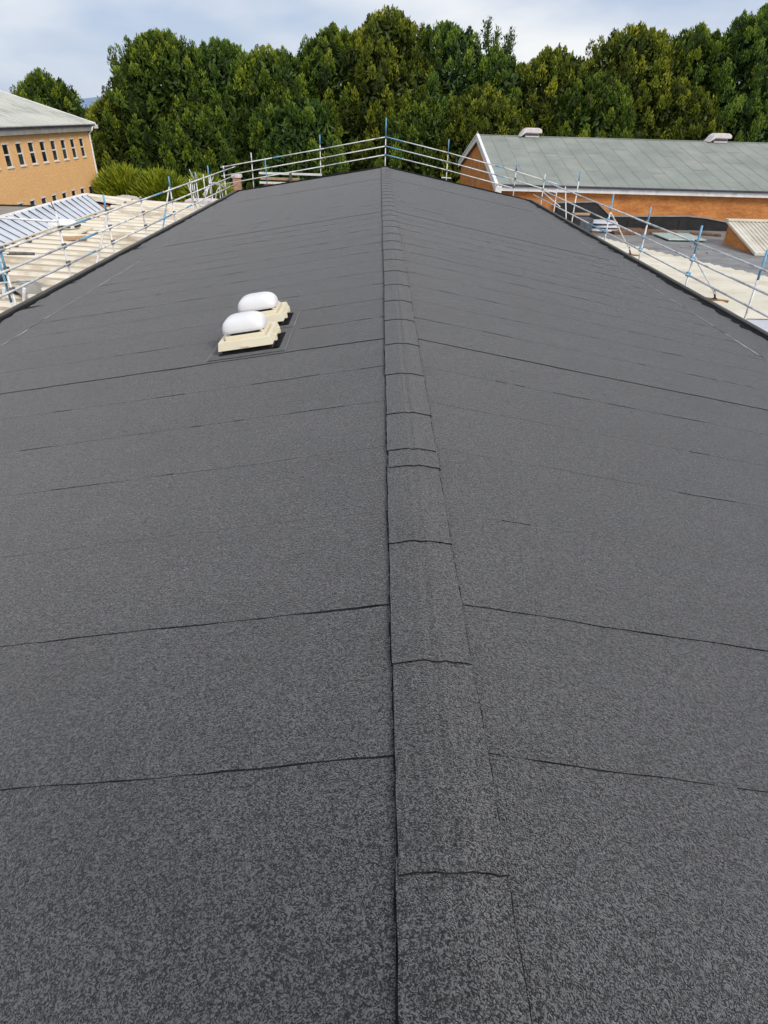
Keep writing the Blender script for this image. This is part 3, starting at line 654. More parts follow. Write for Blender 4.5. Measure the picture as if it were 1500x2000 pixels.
mb = MB(); mb.prism([(-.5, 0), (.5, 0), (.42, .9), (-.4, .95)], 'y', -.5, .5, 'black'); o = mb.build('rubble_sack', bevel=.12, seg=3); o.location = (-11.75, 19.0, -2.95); tag(o, 'black bag slumped on the ledge at the left edge', 'bag')

# tangle of tubes beyond the left eave
t = thing('tube_rack', 'tangle of straight and bent galvanised tubes beyond the far left eave', 'scaffold', (-9.4, 36, -3.1))
def tp(name, pts, mat='galv', r=.024):
    pts = [(x+9.4, y-36, z+3.1) for x, y, z in pts]; mb = MB(); mb.tube(pts, r, mat, 8); mb.build(name, t, smooth=True)
def upl(x, y, zb, zt, bf=0):
    mb = up2((x+9.4, y-36, zb+3.1), (x+9.4, y-36, zt+3.1), 1-bf if bf else .5, ('galv', 'blue' if bf else 'galv')); mb.build('standard', t, smooth=True)
upl(-9.2, 34.2, -3.0, -.36, .18); upl(-9.2, 36.8, -3.0, -.25, .25); upl(-9.2, 35.7, -2.6, -.57); upl(-9.3, 33.4, -2.6, -.62); upl(-9.6, 38.8, -2.8, -.9); upl(-9.5, 40.3, -2.8, -1.2)
def arc(cx, cy, cz_, ry, rz_, a0, a1, tx=0):
    return [(cx+tx*k/10, cy+ry*math.cos(a0+(a1-a0)*k/10), cz_+rz_*math.sin(a0+(a1-a0)*k/10)) for k in range(11)]
tp('bent_tube', arc(-9.2, 37.6, -2.0, 2.0, .9, -.3, 2.6)); tp('bent_tube', arc(-9.3, 35.2, -1.1, 1.1, .9, 2.9, 5.6)); tp('bent_tube', arc(-9.4, 39.6, -1.9, 1.9, .55, .2, 3.0, -.4))
tp('bent_tube', arc(-9.2, 36.2, -1.9, 1.2, .8, 3.3, 6.2)); tp('bent_tube', arc(-9.6, 41.0, -2.2, 1.5, .6, .6, 3.3))
tp('brace', [(-9.2, 33.2, -.2), (-9.3, 34.6, -.9)]); tp('brace', [(-9.3, 35.6, -1.5), (-9.3, 38.3, -.9)]); tp('brace', [(-9.3, 34.0, -1.9), (-9.3, 33.0, -.8)])
tp('ledger', [(-9.25, 36.9, -1.0), (-9.3, 40.4, -1.55)])

# chimney and planks beyond the far gable
t = thing('brick_chimney', 'slim salmon brick chimney with pale cap beyond the far left roof corner', 'chimney', (-7.78, 37, GZ))
mb = MB(); mb.box((-.19, -.19, 0), (.19, .19, 5.72), 'salmon'); mb.build('stack', t, bevel=.015)
mb = MB(); mb.box((-.25, -.24, 5.72), (.25, .24, 5.80), 'pink'); mb.box((-.24, -.22, 5.8), (.24, .22, 5.88), 'pink'); mb.build('cap', t, bevel=.01)
G = thing('scaffold_platform', 'boarded scaffold platform with white toe boards below the far gable rail', 'scaffold', (-5, 37.2, -1.5))
def pb(name, a, b, mat):
    mb = MB(); mb.box([a[i]-(-5, 37.2, -1.5)[i] for i in range(3)], [b[i]-(-5, 37.2, -1.5)[i] for i in range(3)], mat); mb.build(name, G, bevel=.006)
pb('toe_board', (-6.6, 37.0, -.60), (-3.3, 37.06, -.50), 'white'); pb('toe_board', (-6.6, 37.0, -1.04), (-5.2, 37.06, -.94), 'white')
pb('scaffold_board', (-6.55, 37.1, -.86), (-4.5, 37.35, -.76), 'wood'); pb('scaffold_board', (-6.4, 37.12, -1.25), (-4.4, 37.8, -1.08), 'rust')
pb('upright', (-5.0, 36.95, -1.3), (-4.88, 37.07, -.50), 'galvd'); pb('scaffold_board', (-4.6, 37.1, -.95), (-3.5, 37.3, -.85), 'wood')
for x in (-6.3, -3.4):
    mb = MB(); mb.tube([(x+5, .3, -5), (x+5, .3, .9)], TR, 'galv'); mb.build('standard', G, smooth=True)

# ------------------------------------------------------------------ orange building on the left
B = thing('orange_building', 'two storey orange painted building with rows of narrow white framed windows', 'building', (-24, 45, GZ))
WX = -24.0; wy0, wy1 = 20.0, 59.2
win = [45.70 + 1.69*k for k in range(-15, 8)]
rows = [(-1.25, .10), (-4.62, -3.27)]
mb = MB()      # wall face with real openings
def wallgrid():
    ys = sorted([wy0, wy1] + [y-.38 for y in win if y-.38 > wy0+.2] + [y+.38 for y in win if y-.38 > wy0+.2]); zs = [GZ, rows[1][0], rows[1][1], rows[0][0], rows[0][1], .62]
    holes = [(y-.38, y+.38) for y in win if y-.38 > wy0+.2]
    for i in range(len(ys)-1):
        for j in range(len(zs)-1):
            ym = (ys[i]+ys[i+1])/2
            if j in (1, 3) and any(a < ym < b for a, b in holes): continue
            mb.face([(WX, ys[i], zs[j]), (WX, ys[i+1], zs[j]), (WX, ys[i+1], zs[j+1]), (WX, ys[i], zs[j+1])], 'orange')
    for a, b in holes:
        for z0, z1 in rows:
            d = -.09
            mb.face([(WX, a, z0), (WX, b, z0), (WX+d, b, z0), (WX+d, a, z0)], 'orange'); mb.face([(WX, a, z1), (WX+d, a, z1), (WX+d, b, z1), (WX, b, z1)], 'orange')
            mb.face([(WX, a, z0), (WX+d, a, z0), (WX+d, a, z1), (WX, a, z1)], 'orange'); mb.face([(WX, b, z0), (WX, b, z1), (WX+d, b, z1), (WX+d, b, z0)], 'orange')
wallgrid()
mb.face([(WX, wy1, GZ), (WX-16, wy1, GZ), (WX-16, wy1, .62), (WX-8, wy1, 2.9), (WX, wy1, .62)], 'orange')
mb.face([(WX, wy0, GZ), (WX, wy0, .62), (WX-8, wy0, 2.9), (WX-16, wy0, .62), (WX-16, wy0, GZ)], 'orange')
mb.face([(WX-16, wy0, GZ), (WX-16, wy0, .62), (WX-16, wy1, .62), (WX-16, wy1, GZ)], 'orange')
part(mb, 'wall', B)
rs = .286; ex = WX+.40
mb = MB()
for s_ in (1, -1):
    xe = WX-8 + s_*8.4; ze = 1.0; xr = WX-8; zr = 1.0+8.4*rs
    mb.hexa([(xe, wy0-.8, ze-.10), (xe, wy1+.8, ze-.10), (xr, wy1+.8, zr-.10), (xr, wy0-.8, zr-.10), (xe, wy0-.8, ze), (xe, wy1+.8, ze), (xr, wy1+.8, zr), (xr, wy0-.8, zr)][::1 if s_ < 0 else 1], 'roofgrey')
part(mb, 'roof', B)
mb = MB()
for i in range(46):
    y = wy0-.7 + i*.9
    mb.hexa([(ex-.02, y, 1.0+.007), (ex-.02, y+.03, 1.0+.007), (WX-8, y+.03, 1+8.4*rs+.002), (WX-8, y, 1+8.4*rs+.002), (ex-.02, y, 1.03), (ex-.02, y+.03, 1.03), (WX-8, y+.03, 1.03+8.4*rs), (WX-8, y, 1.03+8.4*rs)], 'roofgrey')
part(mb, 'roof_rib', B)
mb = MB(); mb.hexa([(ex+.03, wy1+.80, .86), (WX-8, wy1+.80, .86+8.43*rs), (WX-8, wy1+.86, .86+8.43*rs), (ex+.03, wy1+.86, .86), (ex+.03, wy1+.80, 1.06), (WX-8, wy1+.80, 1.06+8.43*rs), (WX-8, wy1+.86, 1.06+8.43*rs), (ex+.03, wy1+.86, 1.06)], 'white'); part(mb, 'bargeboard', B)
mb = MB(); mb.box((WX+.003, wy0-.5, .50), (WX+.34, wy1+.12, .86), 'greysheet'); part(mb, 'soffit', B)
mb = MB(); mb.box((ex-.06, wy0-.8, .86), (ex+.06, wy1+.7, .95), 'lead'); mb.box((ex-.04, wy1+.5, .66), (ex+.2, wy1+.8, .93), 'white'); part(mb, 'gutter', B, bevel=.01)
mb = MB(); mb.tube([(ex-.03, wy1+.3, .9), (ex-.05, wy1-.05, .55), (WX+.1, wy1-.1, .3), (WX+.1, wy1-.1, GZ)], .08, 'white', 8); part(mb, 'downpipe', B)
for z0, z1 in rows:
    for y in win:
        if y-.38 < wy0+.2: continue
        mb = MB(); a, b = y-.38, y+.38; f = .045
        for (ya, yb, za, zb) in ((a, b, z1-f-.03, z1), (a, b, z0, z0+f), (a, a+f, z0+f, z1-f-.03), (b-f, b, z0+f, z1-f-.03), (a+f, b-f, (z0+z1)/2-.03, (z0+z1)/2+.05)):
            mb.box((WX-.085, ya+.002, za), (WX-.035, yb-.002, zb), 'white')
        mb.box((WX-.04, a-.04, z0-.07), (WX+.06, b+.04, z0-.003), 'white'); mb.box((WX-.03, a+.01, z1-.10), (WX+.015, b-.01, z1-.005), 'white')
        o = part(mb, 'window', B)
        mb = MB(); mb.face([(WX-.07, a+.01, z0+.01), (WX-.07, b-.01, z0+.01), (WX-.07, b-.01, z1-.01), (WX-.07, a+.01, z1-.01)], 'glass')
        p_ = mb.build('pane', None); p_.parent = o

# ------------------------------------------------------------------ brick gabled building on the right
B = thing('brick_gabled_building', 'long orange brick building with grey green felt roof and white bargeboards', 'building', (20, 48, GZ))
gx, ye, yr_, yf, ze_, zr_ = 6.75, 42.0, 52.2, 62.4, -1.08, 1.12; XE = 46.0
mb = MB(); mb.prism([(ye+.15, GZ), (yf-.15, GZ), (yf-.15, ze_-.14), (yr_, zr_-.15), (ye+.15, ze_-.14)], 'x', gx+.14, XE, 'brick'); part(mb, 'wall', B)
mb = MB(); th = .09
for a, b, s_ in ((ye-.25, yr_, 1), (yf+.25, yr_, -1)):
    za = ze_ - .25*(zr_-ze_)/(yr_-ye)
    mb.hexa([(gx, a, za-th), (XE, a, za-th), (XE, b, zr_-th), (gx, b, zr_-th), (gx, a, za), (XE, a, za), (XE, b, zr_), (gx, b, zr_)], 'greenfelt')
part(mb, 'roof', B)
mb = MB(); rng = random.Random(8)
sl_ = (zr_-ze_)/(yr_-ye)
def gzr(y): return ze_ + sl_*(y-ye)
x = gx + .9
while x < XE:
    xj = x + rng.uniform(-.04, .04); w_ = rng.uniform(.022, .04)
    mb.face([(xj, ye-.24, gzr(ye-.24)+.006), (xj+w_, ye-.24, gzr(ye-.24)+.006), (xj+w_, yr_-.1, gzr(yr_-.1)+.006), (xj, yr_-.1, gzr(yr_-.1)+.006)], 'greenseam')
    yj = ye + rng.choice([2.5, 3.6, 5.1, 6.4, 7.3]) + rng.uniform(-.3, .3)
    mb.face([(xj+.05, yj, gzr(yj)+.007), (xj+1.0, yj, gzr(yj)+.007), (xj+1.0, yj+.05, gzr(yj+.05)+.007), (xj+.05, yj+.05, gzr(yj+.05)+.007)], 'greenseam')
    x += 1.02
part(mb, 'roof_seam', B)
mb = MB(); mb.box((gx, yr_-.12, zr_-.02), (XE, yr_+.12, zr_+.035), 'greenfelt'); part(mb, 'ridge_capping', B, bevel=.02)
mb = MB(); mb.box((gx+.1, ye-.32, ze_-.16), (XE, ye-.20, ze_-.045), 'lead'); part(mb, 'gutter', B, bevel=.02)
mb = MB(); mb.box((gx+.3, ye-.195, ze_-.42), (XE, ye-.13, ze_-.10), 'white'); mb.box((gx+.3, ye-.13, ze_-.42), (XE, ye+.14, ze_-.38), 'white'); part(mb, 'fascia', B, bevel=.01)
for (a, za, b, zb) in ((ye-.40, ze_-.10, yr_, zr_+.03), (yf+.40, ze_-.10, yr_, zr_+.03)):
    mb = MB(); dz = -.42
    mb.hexa([(gx-.06, a, za+dz), (gx+.02-.0, a, za+dz), (gx+.02, b, zb+dz), (gx-.06, b, zb+dz), (gx-.06, a, za+.02), (gx+.02, a, za+.02), (gx+.02, b, zb+.02), (gx-.06, b, zb+.02)], 'white')
    mb.hexa([(gx-.10, a, za-.06), (gx+.09, a, za-.06), (gx+.09, b, zb-.06), (gx-.10, b, zb-.06), (gx-.10, a, za+.06), (gx+.09, a, za+.06), (gx+.09, b, zb+.06), (gx-.10, b, zb+.06)], 'white')
    part(mb, 'bargeboard', B)
mb = MB(); mb.box((gx-.08, ye-.42, ze_-.62), (gx+.30, ye-.1, ze_-.14), 'white'); part(mb, 'kneeler', B, bevel=.02)
mb = MB(); mb.tube([(gx-.03, yr_, zr_), (gx-.03, yr_, zr_+.22)], .05, 'salmon'); part(mb, 'finial', B)
def ridge_vent(x, label):
    t = thing('ridge_vent', label, 'roof vent', (x, yr_, zr_-.05), group='pinkish ridge vents on the green roof')
    mb = MB(); mb.box((-.42, -.35, 0), (.55, .35, .28), 'pink'); mb.build('base', t, bevel=.02)
    mb = MB(); mb.prism([(-.85, .02), (-.75, .04), (-.42, .28), (.68, .26), (.74, .36), (.68, .48), (.5, .58), (-.30, .58), (-.55, .44)], 'y', -.5, .5, 'pink'); mb.build('hood', t, bevel=.05, seg=3)
    mb = MB(); mb.box((-.40, -.36, .10), (.52, -.352, .22), 'seamdark'); mb.build('louvre', t)
ridge_vent(10.55, 'pinkish ridge vent near the gable end of the green grey roof')
ridge_vent(24.2, 'pinkish ridge vent towards the right end of the green grey roof')

# ------------------------------------------------------------------ right: pale corrugated roof, dark flat roof, upstand
B = thing('pale_roofed_extension', 'extension with pale finely corrugated roof right of the guardrail', 'building', (12, 27, GZ))
PR = [(7.75, 20.1), (13.4, 19.6), (30, 3.0), (24, 9.5), (15.7, 26.6), (12.85, 32.2), (11.2, 36.8), (7.75, 36.6)]
zb_ = lambda x, y: -3.06
mb = MB()    # corrugations run across (x), stepped far edge
y = 12.0; pitch_ = .24
def xfar(y):
    if y > 36.8: return 7.75
    pts = [(0, 33.0), (9.5, 24.), (26.6, 15.7), (32.2, 12.85), (36.9, 11.15)]
    for (ya, xa), (yb, xb) in zip(pts, pts[1:]):
        if ya <= y <= yb: return xa + (xb-xa)*(y-ya)/(yb-ya)
    return 11.15
def xnear(y):       # lower pale-grey strip takes the near corner
    return 7.75
rng = random.Random(6); k = 0; xl = None
while y < 36.8:
    if k % 2 == 0: xl = xfar(y+.16) + rng.uniform(-.05, .07)
    x0 = 7.75 if y > 20.6 else 7.75 + (20.6-y)*7.0
    if x0 < xl-.2:
        for t0, h0, t1, h1 in ((0, 0, .25, .03), (.25, .03, .5, .05), (.5, .05, .75, .03), (.75, .03, 1, 0)):
            ya, yb = y+pitch_*t0, y+pitch_*t1
            mb.face([(x0, ya, -3.06+h0), (xl, ya, -3.06+h0), (xl, yb, -3.06+h1), (x0, yb, -3.06+h1)], 'beige2')
    y += pitch_; k += 1
part(mb, 'roof', B)
mb = MB(); mb.prism([(7.8, -2.9), (29, -2.9), (24, 9.4), (15.4, 26.5), (12.6, 32.1), (11.0, 36.7), (7.8, 36.7)], 'z', GZ, -3.17, 'brickdull'); part(mb, 'wall', B)
mb = MB(); mb.prism([(7.78, -3.0), (30, -3.0), (30, 12.0), (14.2, 20.0), (12.2, 20.5), (7.78, 21.2)], 'z', -3.15, -3.085, 'palegrey'); part(mb, 'flat_roof', B)
mb = MB(); mb.box((7.8, 36.62, -3.2), (11.2, 36.72, -3.0), 'white'); part(mb, 'edge_flashing', B)
B = thing('dark_flat_roofed_extension', 'extension with dark grey flat roof in front of the brick wall', 'building', (18, 36, GZ))
mb = MB(); mb.prism([(7.7, 36.9), (11.3, 36.9), (16, 26), (24, 9), (45, 9), (45, 41.85), (7.7, 41.85)], 'z', GZ, -3.55, 'brickdull'); part(mb, 'wall', B)
mb = MB(); mb.prism([(7.6, 36.85), (11.2, 36.85), (15.9, 25.9), (23.9, 8.9), (45, 8.9), (45, 42.0), (7.6, 42.0)], 'z', -3.55, -3.4, 'flatroof'); part(mb, 'roof', B)
# black membrane dressed up the brick wall
mb = MB(); pts = [(10.6, -3.4), (10.6, -2.06), (12.9, -1.96), (13.95, -2.74), (18.7, -2.62), (19.9, -2.70), (22.0, -3.0), (22.0, -3.4)]
mb.prism(pts, 'y', 41.80, 42.10, 'black')
for x in (12.0, 13.6, 15.1, 16.7, 18.3, 19.9): mb.box((x, 41.78, -3.38), (x+.07, 41.802, -2.85), 'black')
tp_ = [(10.5, -2.06), (12.92, -1.955), (13.97, -2.735), (18.7, -2.615), (19.9, -2.695), (22.0, -2.995)]
for (xa, za), (xb, zb) in zip(tp_, tp_[1:]):
    mb.hexa([(xa, 41.74, za-.02), (xb, 41.74, zb-.02), (xb, 42.12, zb-.02), (xa, 42.12, za-.02), (xa, 41.74, za+.035), (xb, 41.74, zb+.035), (xb, 42.12, zb+.035), (xa, 42.12, za+.035)], 'greysheet')
tag(mb.build('membrane_upstand'), 'black waterproof membrane with a pale top strip dressed up the orange brick wall', 'upstand')
slab('glazed_panel', 'pale green flat rooflight pane on the dark flat roof', 'rooflight', 17.0, 38.5, -3.33, 2.2, 2.3, .06, 'mint', .05)
slab('plywood_sheet', 'dark brown plywood sheets below the left part of the black upstand', 'plywood', 14.6, 40.2, -3.39, 2.3, 1.6, .16, 'woodd', .1)
slab('plywood_sheet', 'worn brown plywood sheet left of the pale green pane', 'plywood', 16.7, 40.5, -3.39, 1.9, 1.2, .10, 'woodd', -.15)
slab('timber_batten', 'brown timber battens lying at the foot of the black upstand, near the brick cheek', 'timber', 19.2, 39.9, -3.39, 1.7, .3, .12, 'woodd', -.3)
slab('timber_batten', 'light brown timber batten on a crate by the left end of the black upstand', 'timber', 11.9, 40.9, -2.60, .95, .22, .12, 'wood', .1)
slab('blue_grey_crate', 'blue grey box at the foot of the black membrane wall', 'box', 11.9, 40.2, -3.4, .8, .9, .75, 'seamdark', .1)
t = thing('sheet_bundle', 'bundle of white and silver curved sheets behind the guardrail', 'sheet bundle', (13.1, 40.2, -3.4))
for k, (dx, z_, s_) in enumerate(((0, .1, 1.0), (.15, .3, .9), (-.1, .5, .95))):
    mb = MB(); V, F = superdome(.95*s_, .55, .16, 2.6); mi = mb.mi('palegrey'); mb.v = [(a+dx, b, c+z_) for a, b, c in V]; mb.f = F; mb.m = [mi]*len(F); mb.tone = [1.0]*len(F); mb.build('sheet', t, smooth=True)
mb = MB(); mb.box((-.8, -.5, 0), (.8, .5, .12), 'woodd'); mb.build('pallet', t)
mb = MB(); rng = random.Random(14)
for i in range(5):
    x, y_ = 15.5 + rng.uniform(0, 4.2), 34.2 + rng.uniform(-1.2, 2.2); s_ = rng.uniform(.05, .12)
    o_ = slab('debris_lump', 'small pale lump among the debris scattered on the dark flat roof', 'debris', x, y_, -3.4, s_*1.4, s_, s_*.7, 'paleconc', rng.uniform(0, 3), 'debris on the flat roof', .015)

# lean-to with brick cheek
B = thing('lean_to_roof_house', 'brick lean-to with sloping cream corrugated roof at the right edge', 'lean-to', (22, 36, -3.4))
x0 = 19.05; ya, za, yb, zb = 37.3, -2.26, 33.6, -3.30
mb = MB(); corr(mb, (x0-.12, ya+.05, za+.03), (x0+9, ya+.05, za+.03), (x0-.12, yb-.15, zb+.0), (x0+9, yb-.15, zb+.0), 40, [(0, 0), (.35, 0), (.5, .055), (.75, .055), (.9, 0)], 'beige2'); part(mb, 'roof', B)
mb = MB(); mb.hexa([(x0-.2, ya+.1, za-.05), (x0+.35, ya+.1, za-.05), (x0+.35, yb-.15, zb-.08), (x0-.2, yb-.15, zb-.08), (x0-.2, ya+.1, za+.065), (x0+.35, ya+.1, za+.065), (x0+.35, yb-.15, zb+.05), (x0-.2, yb-.15, zb+.05)], 'beige2'); part(mb, 'verge_flashing', B, bevel=.01)
mb = MB(); mb.box((x0-.2, ya-.25, za+.00), (x0+9, ya+.15, za+.10), 'beige2'); part(mb, 'top_flashing', B, bevel=.02)
mb = MB(); mb.prism([(yb+.1, -3.41), (ya, -3.41), (ya, za-.03), (yb+.1, zb-.02)], 'x', x0, x0+8.9, 'brick'); part(mb, 'wall', B)

# ------------------------------------------------------------------ trees
def leafmesh(name, pos, dirs, length, width, attr, mat, parent, rs_, tri=False):
    """pos (n,3), dirs (n,3) unit; builds one elongated leaf spray card per point, slightly folded"""
    n = len(pos); rnd = rs_.normal(size=(n, 3)); side = np.cross(dirs, rnd); side /= np.linalg.norm(side, axis=1)[:, None]+1e-9
    L = length[:, None]; Wd = width[:, None]
    a = pos - side*Wd*.35; b = pos + side*Wd*.35; c = pos + dirs*L*.55 + side*Wd; d = pos + dirs*L; e = pos + dirs*L*.55 - side*Wd
    V = np.stack([a, b, c, d, e], 1).reshape(-1, 3).astype(np.float32)
    me = bpy.data.meshes.new(name); me.vertices.add(5*n); me.vertices.foreach_set('co', V.ravel())
    me.loops.add(5*n); me.loops.foreach_set('vertex_index', np.arange(5*n, dtype=np.int32))
    me.polygons.add(n); me.polygons.foreach_set('loop_start', np.arange(0, 5*n, 5, dtype=np.int32))
    at = me.attributes.new('leaf', 'FLOAT', 'FACE'); at.data.foreach_set('value', attr.astype(np.float32))
    me.materials.append(MT[mat]); me.update(calc_edges=True)
    o = bpy.data.objects.new(name, me); COL.objects.link(o); o.parent = parent; return o

def make_tree(name, label, x, y, top, hw, seed, mat='fol_a', depth=None, lean=0.0, bottom=-5.6, sparse=1.0, tp=.42, power=2.0, spikes=5, cat='tree', group='tall evergreen trees behind the roofs', lobe=1.0, split=None):
    rs_ = np.random.RandomState(seed); t = thing(name, label, cat, (x, y, GZ), group=group)
    H = top-GZ; zb0 = bottom-GZ; depth = depth or hw*.85
    nl = int(4.2*hw*(H-zb0)*sparse/lobe**2)
    C_, Rd, bright = [], [], []
    for k in range(nl):
        s_ = rs_.rand(); s_ = s_**.85
        z = zb0 + (H-zb0)*s_
        q = max(0, (s_-tp)/(1-tp)); prof = (1-q**power)**.62 if s_ > tp else .86+.14*s_/tp
        a = rs_.rand()*2*np.pi
        # bulges around the crown
        bul = 1 + .13*np.sin(3*a+seed) + .10*np.sin(5*a+2.1*seed+z*.7) + .07*np.sin(z*1.3+seed)
        rr = prof*bul*(rs_.uniform(.72, 1.0))
        C_.append((hw*rr*np.cos(a)+lean*s_, depth*rr*np.sin(a), z-.6)); Rd.append(rs_.uniform(.42, .85)*lobe*(1.0 - .2*q))
    for k in range(spikes*3):          # uneven leader shoots
        a = rs_.rand()*2*np.pi; d_ = rs_.uniform(0, .75); C_.append((hw*d_*np.cos(a)+lean, depth*d_*np.sin(a), zb0+(H-zb0)*(tp+(1-tp)*(1-d_**1.7)**(1/power)) - .8 + rs_.uniform(-.2, .65))); Rd.append(rs_.uniform(.28, .45))
    C_ = np.array(C_); Rd = np.array(Rd); nl = len(C_)
    m_ = 150
    th = rs_.rand(nl, m_)*2*np.pi; zz = rs_.uniform(-.55, 1, (nl, m_)); rr = np.sqrt(1-zz**2); dr = np.stack([rr*np.cos(th), rr*np.sin(th), zz], -1)
    rad = rs_.uniform(.55, 1.0, (nl, m_, 1))
    sc = np.array([.82, .82, 1.55])
    taper = np.stack([1-.5*np.clip(dr[..., 2], 0, 1)*rad[..., 0]]*2 + [np.ones_like(rad[..., 0])], -1)
    pos = C_[:, None, :] + dr*rad*Rd[:, None, None]*sc*taper
    tipd = dr*.55 + np.array([0, 0, 1.0]) + rs_.normal(scale=.28, size=dr.shape); tipd /= np.linalg.norm(tipd, axis=-1)[..., None]
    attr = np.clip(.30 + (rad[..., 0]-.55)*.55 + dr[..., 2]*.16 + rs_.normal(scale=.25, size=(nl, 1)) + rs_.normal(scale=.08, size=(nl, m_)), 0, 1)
    ln = rs_.uniform(.13, .29, (nl, m_)); wd = ln*rs_.uniform(.14, .26, (nl, m_))
    pos = pos.reshape(-1, 3); tipd = tipd.reshape(-1, 3)
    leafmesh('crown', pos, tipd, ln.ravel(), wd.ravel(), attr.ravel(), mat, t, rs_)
    # inner twigs' foliage keeps the crown opaque
    ni = int(2100*hw*sparse); s_ = rs_.rand(ni)*.97; q = np.clip((s_-tp)/(1-tp), 0, 1); prof = (1-q**power)**.62*.88; a = rs_.rand(ni)*2*np.pi; r_ = np.sqrt(rs_.rand(ni))*prof
    pi_ = np.stack([hw*r_*np.cos(a)+lean*s_, depth*r_*np.sin(a), zb0+(H-zb0)*s_-.5], -1); di = rs_.normal(size=(ni, 3)) + np.array([0, 0, .6]); di /= np.linalg.norm(di, axis=1)[:, None]
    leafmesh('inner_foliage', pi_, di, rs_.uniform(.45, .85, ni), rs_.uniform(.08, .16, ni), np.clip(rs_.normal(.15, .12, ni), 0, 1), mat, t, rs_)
    mb = MB(); mb.tube([(0, 0, -.2), (.1*lean, 0, H*.35), (lean*.7, 0, H*.7), (lean, 0, H-.9)], [.45*hw/4, .33*hw/4, .16*hw/4, .03], 'bark', 9)
    mb.build('trunk', t, smooth=True)
    rg = random.Random(seed)
    for k in range(7):
        a = rg.uniform(0, 6.28); h0 = H*rg.uniform(.2, .65); L = hw*rg.uniform(.55, .85)*(1-h0/H*.4)
        mb = MB(); mb.tube([(lean*h0/H, 0, h0), (L*.5*math.cos(a), L*.5*math.sin(a), h0+L*.45), (L*math.cos(a), L*math.sin(a), h0+L*1.15)], [.14, .09, .03], 'bark', 6); mb.build('limb', t, smooth=True)
    return t

T = [  # name, label, x, y, top, half width, seed, mat, opts
 ('cypress_tree', 'small rounded evergreen behind the pale roof of the orange building', -37.0, 82, 5.1, 5.6, 1, 'fol_a', dict(tp=.2, power=2.0)),
 ('cypress_tree', 'broad evergreen at the left end of the long tree row', -21.9, 76, 8.5, 7.0, 2, 'fol_a', dict(tp=.3, power=2.9)),
 ('cypress_tree', 'low sloping evergreen at the foot of the tree row behind the orange building', -27.0, 74.5, 3.4, 3.9, 3, 'fol_b', dict(tp=.2, power=2.6)),
 ('cypress_tree', 'evergreen with an uneven top, second from the left of the tree row', -16.4, 77, 8.0, 5.3, 4, 'fol_c', dict(tp=.5, power=2.6)),
 ('cypress_tree', 'flat topped evergreen between the left group and the taller middle trees', -11.2, 76, 7.5, 5.7, 5, 'fol_a', dict(tp=.55, power=2.9)),
 ('cypress_tree', 'shaggy evergreen with two peaks, left of the tallest middle tree', -5.0, 76.5, 9.2, 5.3, 6, 'fol_a', dict(tp=.5, spikes=10, power=2.6)),
 ('cypress_tree', 'tallest yellowish green tree directly behind the ridge', .4, 75, 10.6, 5.2, 7, 'fol_b', dict(tp=.5, power=2.9)),
 ('cypress_tree', 'bluish green tree with gaps, right of the tallest middle tree', 6.2, 76.5, 9.9, 5.6, 8, 'fol_c', dict(tp=.55, spikes=9, sparse=.85, power=2.9)),
 ('cypress_tree', 'thin tree with sparse bare top shoots beside the dip in the tree row', 11.2, 76, 7.9, 4.2, 9, 'fol_c', dict(tp=.5, spikes=4, sparse=.8, power=2.6)),
 ('cypress_tree', 'lower rounded evergreen just right of the dip in the tree row', 17.2, 76, 8.2, 5.7, 10, 'fol_b', dict(tp=.45, power=2.9)),
 ('cypress_tree', 'large rounded yellow green evergreen above the middle of the green roof', 24.9, 76.5, 10.0, 6.3, 12, 'fol_b', dict(tp=.55, power=2.9)),
 ('cypress_tree', 'dark evergreen second from the right end of the tree row', 31.2, 77, 10.2, 5.1, 13, 'fol_a', dict(tp=.55, power=2.9)),
 ('cypress_tree', 'tallest dark evergreen at the far right of the tree row', 36.4, 75.5, 11.6, 5.3, 14, 'fol_c', dict(tp=.55, spikes=12, power=2.6)),
 ('cypress_tree', 'dark evergreen leaving the frame at the right edge', 43.5, 77, 11.2, 5.3, 15, 'fol_c', dict(tp=.5, power=2.6)),
 ('cypress_tree', 'short bushy evergreen filling below the left middle crowns', -8.3, 72.8, 3.8, 4.9, 16, 'fol_c', dict(tp=.4, power=2.6)),
 ('cypress_tree', 'short dark evergreen filling below the crowns beside the broad left tree', -18.6, 73, 2.6, 4.9, 19, 'fol_a', dict(tp=.4, power=2.6)),
 ('cypress_tree', 'short dark evergreen filling below the crowns left of the brick gable', 3.2, 72.4, 4.0, 4.4, 20, 'fol_a', dict(tp=.4, power=2.6)),
 ('cypress_tree', 'short dark evergreen filling below the crowns behind the brick gable', 9.8, 72.5, 4.6, 5.1, 17, 'fol_b', dict(tp=.4, power=2.6)),
 ('cypress_tree', 'short evergreen filling below the crowns between the two ridge vents', 20.9, 72.8, 6.0, 5.3, 18, 'fol_a', dict(tp=.4, power=2.6)),
 ('cypress_tree', 'short evergreen filling below the crowns right of the farther ridge vent', 29.0, 73, 5.6, 4.9, 21, 'fol_b', dict(tp=.4, power=2.6)),
]
for nm, lb, x, y, tp_z, hw, sd_, mt, op in T: make_tree(nm, lb, x, y, tp_z, hw, sd_, mt, **op)
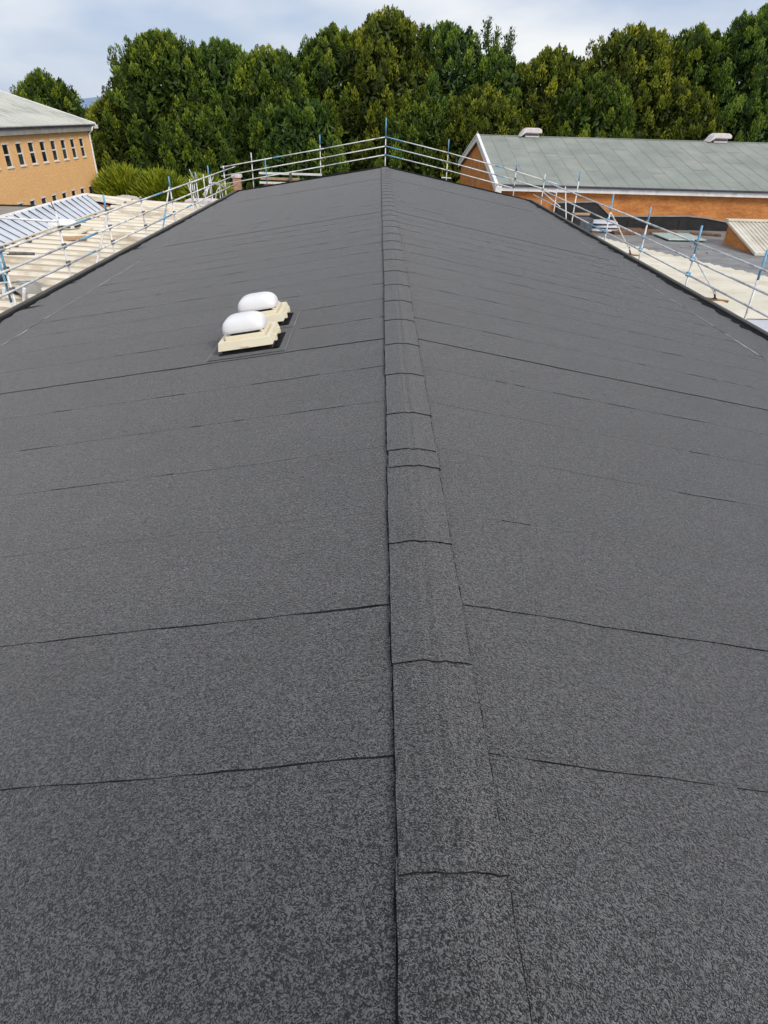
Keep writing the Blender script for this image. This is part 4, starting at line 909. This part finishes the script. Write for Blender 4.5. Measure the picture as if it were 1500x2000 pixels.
# bare leader shoots on the thin tree
thin = [o for o in COL.objects if o.name.startswith('cypress_tree') and abs(o.location.x-11.2) < .01][0]
rs_ = np.random.RandomState(90)
P_, D_, A_ = [], [], []
for k in range(9):
    bx, by = rs_.uniform(-2.2, 1.8), rs_.uniform(-1, 1); h0 = 13.4; h1 = 15.1 + rs_.uniform(0, 2.3)*(1-abs(bx+.3)/2.6)
    mb = MB(); mb.tube([(bx*.6, by*.6, h0), (bx*.9, by, (h0+h1)/2), (bx, by, h1)], [.07, .05, .02], 'bark', 6); mb.build('limb', thin, smooth=True)
    for j in range(110):
        z = rs_.uniform(h0+.6, h1+.15); c = rs_.normal(scale=.16, size=2); P_.append((bx*(.8+.2*(z-h0)/(h1-h0))+c[0], by+c[1], z)); d = np.array([c[0]*2, c[1]*2, 1.0]) + rs_.normal(scale=.25, size=3); D_.append(d/np.linalg.norm(d)); A_.append(rs_.uniform(.1, .5))
P_ = np.array(P_); D_ = np.array(D_); leafmesh('top_shoots', P_, D_, rs_.uniform(.18, .4, len(P_)), rs_.uniform(.03, .07, len(P_)), np.array(A_), 'fol_c', thin, rs_)

# arching yellow green shrubs in front of the trees
def shrub(label, x, y, top, hw, seed):
    rs_ = np.random.RandomState(seed); t = thing('bamboo_shrub', label, 'shrub', (x, y, GZ), group='yellow green shrubs beyond the beige roof')
    H = top-GZ; n = 9000
    a = rs_.rand(n)*2*np.pi; r_ = np.sqrt(rs_.rand(n)); z = H*(1-.28*r_**2)*(rs_.rand(n)**.55); pos = np.stack([hw*r_*np.cos(a), hw*.8*r_*np.sin(a), z-.6], -1)
    d = np.stack([np.cos(a)*(.25+.9*r_), np.sin(a)*(.25+.9*r_), np.full(n, 1.0)], -1) + rs_.normal(scale=.30, size=(n, 3)); d /= np.linalg.norm(d, axis=1)[:, None]
    cl = (np.sin(pos[:, 0]*3.1+seed)*np.sin(pos[:, 2]*2.3)+1)*.5
    leafmesh('foliage', pos, d, rs_.uniform(.4, .95, n), rs_.uniform(.025, .05, n), np.clip(cl*.45+rs_.uniform(.0, .55, n), 0, 1), 'fol_h', t, rs_)
    for k in range(6):
        aa = k*1.05; mb = MB(); mb.tube([(.3*math.cos(aa), .3*math.sin(aa), 0), (.5*hw*math.cos(aa), .5*hw*math.sin(aa), H*.75)], [.05, .015], 'bark', 6); mb.build('stem', t)
shrub('arching yellow green shrub beside the corner of the orange building', -21.6, 58.5, -1.55, 2.2, 51)
shrub('arching yellow green shrub, middle of the three beyond the beige roof', -18.4, 58.0, -1.75, 2.3, 52)
shrub('arching yellow green shrub nearest the tangle of scaffold tubes', -14.9, 58.2, -2.1, 2.3, 53)
